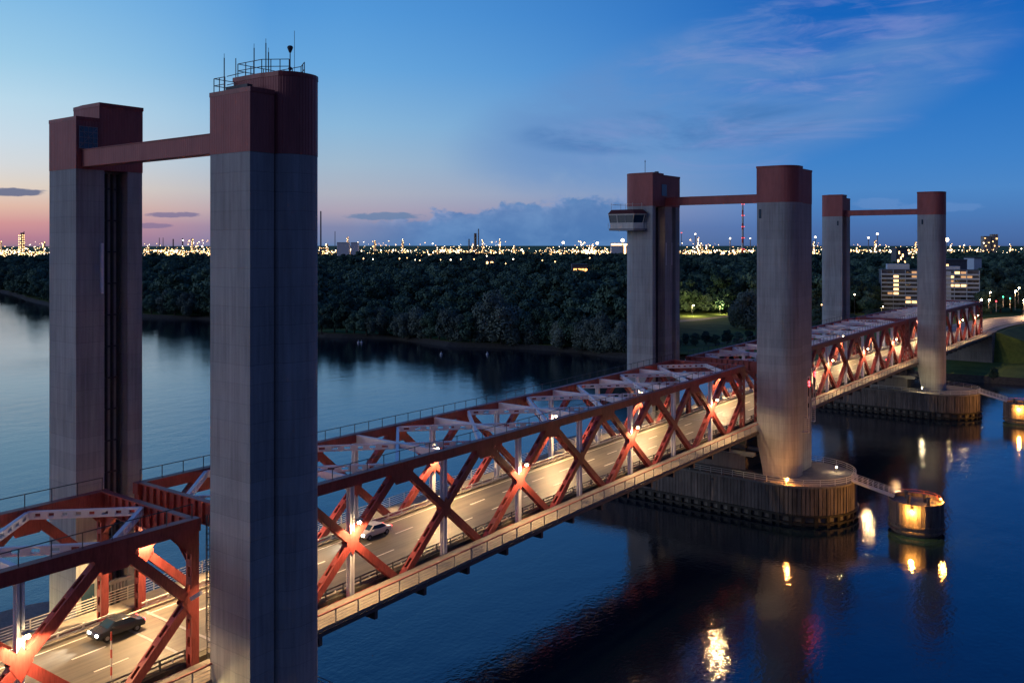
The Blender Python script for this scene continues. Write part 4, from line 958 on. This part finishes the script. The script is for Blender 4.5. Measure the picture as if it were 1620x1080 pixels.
# front row along the shore, one tree per step; sections named by what stands in front of them
sections = [((-60, 75), 'left of the near left tower'), ((80, 215), 'behind the near left tower'), ((220, 332), 'between the two near towers'), ((335, 500), 'behind the near right tower'), ((505, 995), 'from the near right tower towards the cabin tower')]
for (x0, x1), where in sections:
    x = x0; k = 0
    shp = [(p_, gnd(*p_, 0)) for p_ in ((-200, 456), (0, 462), (75, 485), (150, 496), (240, 503), (333, 506), (420, 520), (506, 534), (617, 537), (654, 542), (710, 548), (778, 551), (870, 555), (948, 564), (1000, 568), (1100, 570))]
    if 'behind' in where: step = 34
    else: step = 17
    while x < x1:
        py = float(np.interp(x, [s_[0][0] for s_ in shp], [s_[0][1] for s_ in shp])); p = gnd(x, py, 0); f = Vector((-SN, CS, 0))
        q = p + f * random.uniform(4, 9)
        wl = (x > 570 and random.random() < .42) or (x > 940) or (220 < x < 300 and random.random() < .25)
        if 775 < x < 800: wl = True
        pr = random.choice(wil) if wl else random.choice(protos); s_ = random.uniform(.75, 1.15) if not wl else random.uniform(.7, 1.0)
        if 775 < x < 812: s_ = 1.45
        if x < 80: s_ *= .95
        kind = 'pale willow' if wl else 'dark round tree'
        tree(q.x, q.y, LAND - .3, s_, pr, 'willow_tree' if wl else 'broadleaf_tree', f'{kind} on the waterline, {ordn(k)} {where}', 'trees in front along the far shore', random.uniform(.9, 1.1)); k += 1
        x += step * random.uniform(.8, 1.2)
# trees and bushes by the park and the right bank
k = 0
for (px, py, s_, wl) in ((1068, 556, .5, 0), (1085, 545, .35, 0), (1100, 547, .4, 0), (1117, 545, .42, 0), (1132, 547, .36, 0), (1150, 545, .45, 0), (1168, 545, .4, 0), (1186, 545, .45, 0), (1205, 545, .5, 0), (1180, 520, 1.35, 1), (1191, 508, 1.2, 1), (1290, 525, .8, 0), (1310, 530, .6, 0), (1350, 520, .55, 0), (1372, 515, .5, 0)):
    p = gnd(px, py, LAND); tree(p.x, p.y, LAND - .3, s_, wil[k % 3] if wl else protos[k % 5], 'park_tree' if s_ > .7 else 'bush', f"{'tall pale willow' if wl else ('dark tree' if s_ > .7 else 'low dark bush')} by the park behind the middle towers, {ordn(k)} one", 'trees and bushes by the park'); k += 1
for i, (px, d, s_) in enumerate(((1500, 470, .45), (1512, 455, .3), (1553, 560, 1.1), (1568, 590, 1.2), (1583, 600, 1.3), (1600, 610, 1.35), (1618, 600, 1.3), (1640, 600, 1.2), (1561, 640, 1.4), (1380, 560, .8), (1372, 585, 1.0), (1360, 600, 1.1))):
    p = at(px, d, LAND); tree(p.x, p.y, LAND - .3, s_, protos[i % 5], 'roadside_tree', f'dark {"tree" if s_ > .7 else "shrub"} near the approach road and flats, {ordn(i)} in that group', 'trees round the flats and the junction')
p = gnd(1554, 607, LAND); tree(p.x + 1, p.y + 14, LAND - .2, .28, protos[1], 'bush', 'small dark bush on the grass bank below the road', 'bushes on the right bank')
# the wood behind as one mass, scattered crowns
col = bpy.data.collections.new('wood_crowns')
for k in range(5):
    o = bpy.data.objects.new('wood_crown', crown_mesh('wood_crown', 15, 6.6, 20, 3000, .5, 'leaf', 60 + k, False, .05)); col.objects.link(o)
pts = []; scl = []
for px in np.arange(-420, 2100, 1):
    pass
d = 300.0
shx = [s_[0][0] for s_ in shp]; shy = [s_[0][1] for s_ in shp]
while d < 3000:
    step = 6.5 + d * .0042; wpx = step / d * F; px = -420 + random.random() * wpx
    while px < 2050:
        sy = float(np.interp(px, shx + [1190, 1500, 1620, 2000], shy + [574, 603, 611, 620])); ds = CH * F / (sy - 388)
        jd = d + random.uniform(-.4, .4) * step; ok = jd > ds + 24
        if 1040 < px < 1385 and jd < 590: ok = False
        if 1385 <= px < 1420 and jd < 640: ok = False
        if px >= 1420 and jd < 640: ok = False
        if px > 1560 and jd < 660: ok = False
        if 896 < px < 940 and 760 < jd < 1080: ok = False
        if 762 < px < 788 and 1000 < jd < 1330: ok = False
        if 1412 < px < 1442 and 1000 < jd < 1330: ok = False
        if ok:
            p = at(px + random.uniform(-.3, .3) * wpx, jd, LAND - .4); pts.append(tuple(p)); 
            h = 1.0 + .3 * math.sin(p.x * .021 + 1.3 * math.sin(p.y * .017)) * math.sin(p.y * .023)
            scl.append(random.choice((.6, .8, .95, 1.1, 1.3, 1.5)) * random.uniform(.9, 1.1) * h * (1 if jd < 900 else .95))
        px += wpx
    d += step
me = bpy.data.meshes.new('woodland'); me.from_pydata(pts, [], [])
at_ = me.attributes.new('sc', 'FLOAT', 'POINT'); at_.data.foreach_set('value', scl)
wood = bpy.data.objects.new('woodland', me); scn.collection.objects.link(wood); wood['kind'] = 'stuff'; wood['label'] = 'dense dark wood stretching back from the far shore to the refinery'; wood['category'] = 'wood'
ng = bpy.data.node_groups.new('scatter', 'GeometryNodeTree'); ng.interface.new_socket('Geometry', in_out='INPUT', socket_type='NodeSocketGeometry'); ng.interface.new_socket('Geometry', in_out='OUTPUT', socket_type='NodeSocketGeometry')
gi = ng.nodes.new('NodeGroupInput'); go = ng.nodes.new('NodeGroupOutput'); ip = ng.nodes.new('GeometryNodeInstanceOnPoints'); ci = ng.nodes.new('GeometryNodeCollectionInfo')
ci.inputs[0].default_value = col; ci.inputs[1].default_value = True; ci.inputs[2].default_value = True
rv = ng.nodes.new('FunctionNodeRandomValue'); rv.data_type = 'FLOAT_VECTOR'; rv.inputs[1].default_value = (0, 0, 6.28)
na = ng.nodes.new('GeometryNodeInputNamedAttribute'); na.data_type = 'FLOAT'; na.inputs[0].default_value = 'sc'
ng.links.new(gi.outputs[0], ip.inputs['Points']); ng.links.new(ci.outputs[0], ip.inputs['Instance']); ip.inputs['Pick Instance'].default_value = True
ng.links.new(rv.outputs[0], ip.inputs['Rotation']); ng.links.new(na.outputs[0], ip.inputs['Scale']); ng.links.new(ip.outputs[0], go.inputs[0])
md = wood.modifiers.new('scatter', 'NODES'); md.node_group = ng
print('wood points', len(pts))
# ------------------------------------------------------------------ refinery along the horizon
def refinery(px, wid_px, d, lab, dens=1.0, hmax=38, hot=1.0):
    c = at(px, d, LAND); wd = wid_px / F * d; T = thing('refinery_unit', lab, 'refinery', c, 'lit refinery units on the horizon')
    u = Vector((CS, SN, 0)); f = Vector((-SN, CS, 0)); n = int(max(2, wid_px / 7))
    st_ = MB(); l1 = MB(); l2 = MB()
    def P(a, b, z): q = c + u * a + f * b; return Vector((q.x, q.y, z))
    for k in range(n):
        a = -wd / 2 + wd * (k + .5) / n; h = random.uniform(12, 24); w_ = wd / n * .8
        for e in (-w_ / 2, w_ / 2): st_.beam(P(a + e, 0, LAND), P(a + e, 0, h), 1.0, 1.0)
        for z in np.arange(8, h, 5): st_.beam(P(a - w_ / 2, 0, z), P(a + w_ / 2, 0, z), .9, .8)
        st_.beam(P(a - w_ / 2, 5, h * .8), P(a + w_ / 2, 5, h * .8), 4, 1.2)
    st_.build('pipe_rack', 'refinery_steel', T)
    for k in range(max(1, n // 3)):
        a = random.uniform(-wd / 2, wd / 2) * .9; h = random.uniform(.6, 1.25) * hmax; r = random.uniform(1.5, 3.2)
        m = MB(); m.tube(P(a, 4, LAND), P(a, 4, h), r, 10); m.ball(P(a, 4, h), r)
        for z in np.arange(12, h, 6): m.tube(P(a, 4, z), P(a, 4, z + .5), r + 1.3, 10)
        m.build('column', 'refinery_steel', T)
        for z in np.arange(14, h + 2, random.uniform(3.5, 6)): (l1 if random.random() < .6 else l2).octa(P(a + random.uniform(-1, 1) * (r + 1), 1, z), random.uniform(.9, 1.5))
    m = MB(); a = random.uniform(-.3, .3) * wd; r = random.uniform(8, 15); m.tube(P(a, 40, LAND), P(a, 40, LAND + 14), r, 20); m.build('tank', 'pale_steel', T)
    for k in range(int(wid_px * 2.5 * dens)):
        z = random.uniform(16, 34) if random.random() < .72 else random.uniform(12, hmax); a = random.uniform(-wd / 2, wd / 2); r = random.choice((.5, .6, .8, .9, 1.1, 1.8)) * random.uniform(.8, 1.15) * d / 2400 * (1.25 if random.random() < .15 else 1)
        (l1 if random.random() < .68 else l2).octa(P(a, random.uniform(-20, 20), z), r)
    lamp(P(0, -22, 30), 26000 * dens, (1, .6, .28), 4, parent=T)
    l1.build('warm_lamps', 'far_warm', T, kind='stuff'); l2.build('white_lamps', 'far_white', T, kind='stuff')
gaps = [((-10, 74), 'left of the near left tower', 1.9, 2100), ((214, 336), 'seen between the two near towers', 1.6, 2300), ((505, 985), 'from near right tower to cabin tower', 1.0, 2600), ((1074, 1200), 'between the middle towers', 1.15, 2500), ((1278, 1304), 'just right of the middle near tower', 1.6, 2500), ((1342, 1455), 'between the far towers', .8, 2700), ((1490, 1625), 'right of the far near tower', .35, 3000)]
for (x0, x1), where, dens, dd in gaps:
    x = x0; k = 0
    while x < x1 - 8:
        wpx = min(random.uniform(26, 46), x1 - x); dn = dens
        if x0 == 505: dn = 1.7 if (x < 535 or 690 < x < 800 or 880 < x < 930) else .75
        dn *= random.choice((.55, .9, 1.2, 1.6)); refinery(x + wpx / 2, wpx, dd * random.uniform(.94, 1.06), f'lit refinery unit on the horizon {where}, {ordn(k)} one', dn, random.uniform(40, 62)); x += wpx; k += 1
def chimney(px, ytop, d, r, lab, mt='chimney_grey', red=0, stripes=False, r2=None, top=None):
    c = at(px, d, LAND); h = CH + (388 - ytop) * d / math.hypot(F, 0) ; T = thing('chimney', lab, 'chimney', c, 'chimneys and columns of the refinery')
    if stripes:
        for k in range(9):
            m = MB(); z0 = LAND + (h - LAND) * k / 9; z1 = LAND + (h - LAND) * (k + 1) / 9; m.tube((c.x, c.y, z0), (c.x, c.y, z1), r * (1 - .03 * k), 14, r * (1 - .03 * (k + 1))); m.build('band', 'striped_red' if k % 2 else 'striped_white', T)
    else: m = MB(); m.tube(c, (c.x, c.y, h), r, 14, r2 or r * .8); m.build('shaft', mt, T)
    if red:
        m = MB()
        for z in np.linspace(h - 2, CH - 10, red):
            for e in (-1, 1): m.octa((c.x + SN * (r + .5) + CS * r * e, c.y - CS * (r + .5) + SN * r * e, z), 1.5)
        m.build('warning_lights', 'far_red', T)
    if top: m = MB(); m.ball((c.x, c.y, h + top * .6), top, 8, 5); m.build('top_light', 'far_white', T)
chimney(507.5, 334, 2100, 1.9, 'tall slender grey chimney just right of the near right tower')
chimney(530, 366, 2300, 1.0, 'thin mast left of the flat-topped silos')
for x, y, l in ((252, 376, 'thin'), (258, 376, 'thin twin'), (274, 378, 'stout'), (289, 377, 'stout twin')): chimney(x, y, 2500, 1.0 if 'thin' in l else 2.0, f'{l} dark chimney {"left" if x < 260 else "right"} of the gap centre between the near towers', 'dark_steel')
chimney(757, 362, 2700, 1.8, 'thin dark chimney, right of a pair on the central horizon', 'dark_steel'); chimney(752, 369, 2750, 4.2, 'thick dark column, left of a pair on the central horizon', 'dark_steel', r2=4.0); chimney(742, 378, 2700, 2.2, 'short dark column left of the central pair', 'dark_steel')
chimney(1175, 322, 2300, 2.9, 'very tall striped chimney with red warning lights between the middle towers', red=5, stripes=True)
chimney(1078, 367, 2500, 1.0, 'thin mast with red light right of the cabin tower', 'dark_steel', red=1)
for (x, y, t_, l) in ((35, 368, 0, 'dark lit column left of the near left tower'), (38, 366, 0, 'thin mast beside the dark lit column at the left'), (305, 385, 2.6, 'short column with bright head left of the near right tower'), (1100, 371, 1.8, 'tall lit column between the middle towers'), (1155, 378, 2.2, 'short lit column near the striped chimney'), (1187, 378, 1.6, 'lit twin column right of the striped chimney'), (1290, 376, 2.4, 'lit column between the middle and far towers'), (1374, 377, 2.2, 'lit column left of centre between the far towers'), (1388, 371, 2.6, 'flare stack with white flame between the far towers'), (945, 386, 3.4, 'floodlight mast left of the cabin tower'), (891, 385, 3.2, 'bright floodlight mast on the central horizon'), (985, 382, 4.5, 'domed column with bright head beside the cabin tower'), (1498, 381, 5.0, 'floodlight mast with big white light right of the far near tower')):
    chimney(x, y, 2350, 5.0 if x == 35 else 1.3, l, 'refinery_steel', top=t_ or None)
c = at(35, 2250, LAND); m = MB(base=c)
for z in np.arange(22, 76, 5.5):
    for e in (-6, -2, 3, 7): m.octa((c.x + CS * e + SN * 4, c.y + SN * e - CS * 4, z + random.uniform(-1, 1)), 1.25)
o = m.build('tower_lights', 'far_warm'); tag(o, 'rows of warm lights up the dark column at the left edge', 'lights')
# silos, distant blocks and houses
def block(px0, px1, ytop, d, lab, mt='refinery_steel', lit=(), litm='win_lit', name='distant_building', depth=18):
    a = at(px0, d, LAND); b = at(px1, d, LAND); h = CH + (388 - ytop) * d / F; T = thing(name, lab, 'building', (a + b) / 2); f = Vector((-SN, CS, 0)) * depth; u = (b - a)
    m = MB(); m.add([a, b, b + f, a + f] + [Vector((q.x, q.y, h)) for q in (a, b, b + f, a + f)], [(3, 2, 1, 0), (4, 5, 6, 7), (0, 1, 5, 4), (1, 2, 6, 5), (2, 3, 7, 6), (3, 0, 4, 7)]); m.build('wall', mt, T)
    m = MB(); m.add([q - f * .03 + Vector((0, 0, h - LAND)) for q in (a, b, b + f * 1.05, a + f * 1.05)] + [q - f * .03 + Vector((0, 0, h - LAND + 1)) for q in (a, b, b + f * 1.05, a + f * 1.05)], [(3, 2, 1, 0), (4, 5, 6, 7), (0, 1, 5, 4), (1, 2, 6, 5), (2, 3, 7, 6), (3, 0, 4, 7)]); m.build('roof', 'panel_dark', T)
    for (u0, v0, u1, v1) in lit:
        p = a + u * u0 - f * .02; q = a + u * u1 - f * .02; z0 = LAND + (h - LAND) * v0; z1 = LAND + (h - LAND) * v1
        m = MB(); m.add([(p.x, p.y, z0), (q.x, q.y, z0), (q.x, q.y, z1), (p.x, p.y, z1)], [(0, 1, 2, 3)]); m.build('window', litm, T)
block(533, 552, 384, 2300, 'flat-topped pale silo block, left of two', 'pale_steel', name='silo'); block(555, 566, 384, 2300, 'flat-topped silo block, right of two', 'pale_steel', name='silo')
block(967, 994, 385, 2350, 'pale tank hall beside the cabin tower', 'pale_steel', ((0, .9, 1, .98), (.75, .3, .85, .9)), 'far_warm')
block(905, 930, 419, 1050, 'low dark building with glowing red-orange windows in the wood', 'panel_dark', ((.1, .45, .3, .8), (.36, .45, .55, .8), (.6, .45, .75, .8), (.8, .45, .95, .8)), 'far_orange')
block(768, 782, 408, 1300, 'small house with two orange windows in the wood', 'panel_dark', ((.1, .45, .3, .8), (.6, .45, .85, .8)), 'far_warm')
block(1418, 1436, 393, 1300, 'dark tower block with scattered orange windows between the far towers', 'panel_dark', ((.1, .5, .25, .6), (.5, .7, .62, .8), (.3, .3, .42, .4), (.7, .45, .82, .55), (.2, .8, .3, .9), (.6, .2, .75, .3), (.35, .6, .45, .7)), 'far_warm')
block(1493, 1530, 412, 760, 'low dark flats behind the apartment block', 'panel_dark', ((.1, .8, .2, .9),)); block(1541, 1553, 409, 800, 'slim pale stair tower behind the apartment block', 'panel')
block(1556, 1568, 374, 3000, 'distant purple-grey high-rise, left of two', 'refinery_steel', ((.2, .55, .4, .6), (.6, .7, .8, .74), (.1, .9, .3, .94))); block(1570, 1579, 371, 3000, 'distant purple-grey high-rise, right of two', 'refinery_steel', ((.3, .5, .5, .56), (.6, .8, .9, .86)))
# house and street lights scattered through the wood
grp = [(770, 405), (858, 412), (575, 409), (590, 410), (632, 409), (644, 408), (657, 411), (664, 412), (697, 411), (713, 411), (729, 410), (800, 417), (812, 410), (878, 414), (951, 429), (862, 471), (1082, 426), (1148, 422), (1154, 430), (1163, 430), (1170, 430), (1187, 481), (1300, 482), (1340, 470), (1352, 466), (1428, 405), (1444, 407), (1240, 455), (1602, 395), (1530, 397), (1545, 396), (933, 408), (750, 410)]
for i, (px, py) in enumerate(grp):
    d = 1000 if py < 440 else 560; p = at(px, d, 0); z = CH + (388 - py) * d / F
    t = thing('distant_lamp', f'small {"orange" if i % 3 else "white"} lamp among distant trees, {ordn(i)} of the scattered lights', 'lamp', (p.x, p.y, min(z, LAND)), 'scattered lamps among the far trees')
    m = MB(); m.tube((p.x, p.y, min(LAND, z)), (p.x, p.y, z), .12, 5); m.build('pole', 'dark_steel', t); m = MB(); m.octa((p.x, p.y, z), random.uniform(.5, .85) * d / 1000 * 1.3); m.build('lantern', 'far_warm' if i % 3 else 'far_white', t)
# buoys and a moored boat
for i, (px, py) in enumerate(((567, 542.5), (572, 542.5), (698, 561), (771, 561))):
    p = gnd(px, py, 0); t = thing('buoy', f'small white buoy floating off the far shore, {ordn(i)} from the left', 'buoy', (p.x, p.y, 0), 'white buoys off the far shore')
    m = MB(); m.ball((p.x, p.y, .25), .6); m.build('float', 'paint_white', t); m = MB(); m.tube((p.x, p.y, .5), (p.x, p.y, 1.2), .06); m.ball((p.x, p.y, 1.25), .16); m.build('top_mark', 'paint_white', t)
p = gnd(1106, 574, 0); t = thing('motor_boat', 'white motor boat moored at the far bank behind the portal', 'boat', (p.x, p.y, 0)); u = Vector((CS, SN, 0)); f = Vector((-SN, CS, 0))
def BP(a, b, z): q = p + u * a + f * b; return (q.x, q.y, z)
m = MB(); m.add([BP(-5, -1.3, .1), BP(3, -1.3, .1), BP(6, 0, .2), BP(3, 1.3, .1), BP(-5, 1.3, .1), BP(-5.3, -1.7, 1.3), BP(3, -1.7, 1.4), BP(7, 0, 1.7), BP(3, 1.7, 1.4), BP(-5.3, 1.7, 1.3)], [(0, 1, 6, 5), (1, 2, 7, 6), (2, 3, 8, 7), (3, 4, 9, 8), (4, 0, 5, 9), (5, 6, 7, 8, 9), (4, 3, 2, 1, 0)]); m.build('hull', 'paint_white', t)
m = MB(); m.add([BP(-2.5, -1.2, 1.3), BP(2.2, -1.2, 1.3), BP(2.2, 1.2, 1.3), BP(-2.5, 1.2, 1.3), BP(-2.3, -1.1, 2.9), BP(1.3, -1.1, 2.9), BP(1.3, 1.1, 2.9), BP(-2.3, 1.1, 2.9)], [(4, 5, 6, 7), (0, 1, 5, 4), (1, 2, 6, 5), (2, 3, 7, 6), (3, 0, 4, 7)]); m.build('cabin', 'paint_white', t)
m = MB(); m.add([BP(-2.0, -1.22, 1.9), BP(1.6, -1.22, 1.9), BP(1.3, -1.17, 2.5), BP(-2.0, -1.17, 2.5)], [(0, 1, 2, 3)]); m.build('window', 'glass_dark', t)
for o in bpy.data.objects:
    if 'wb' in o: del o['wb']
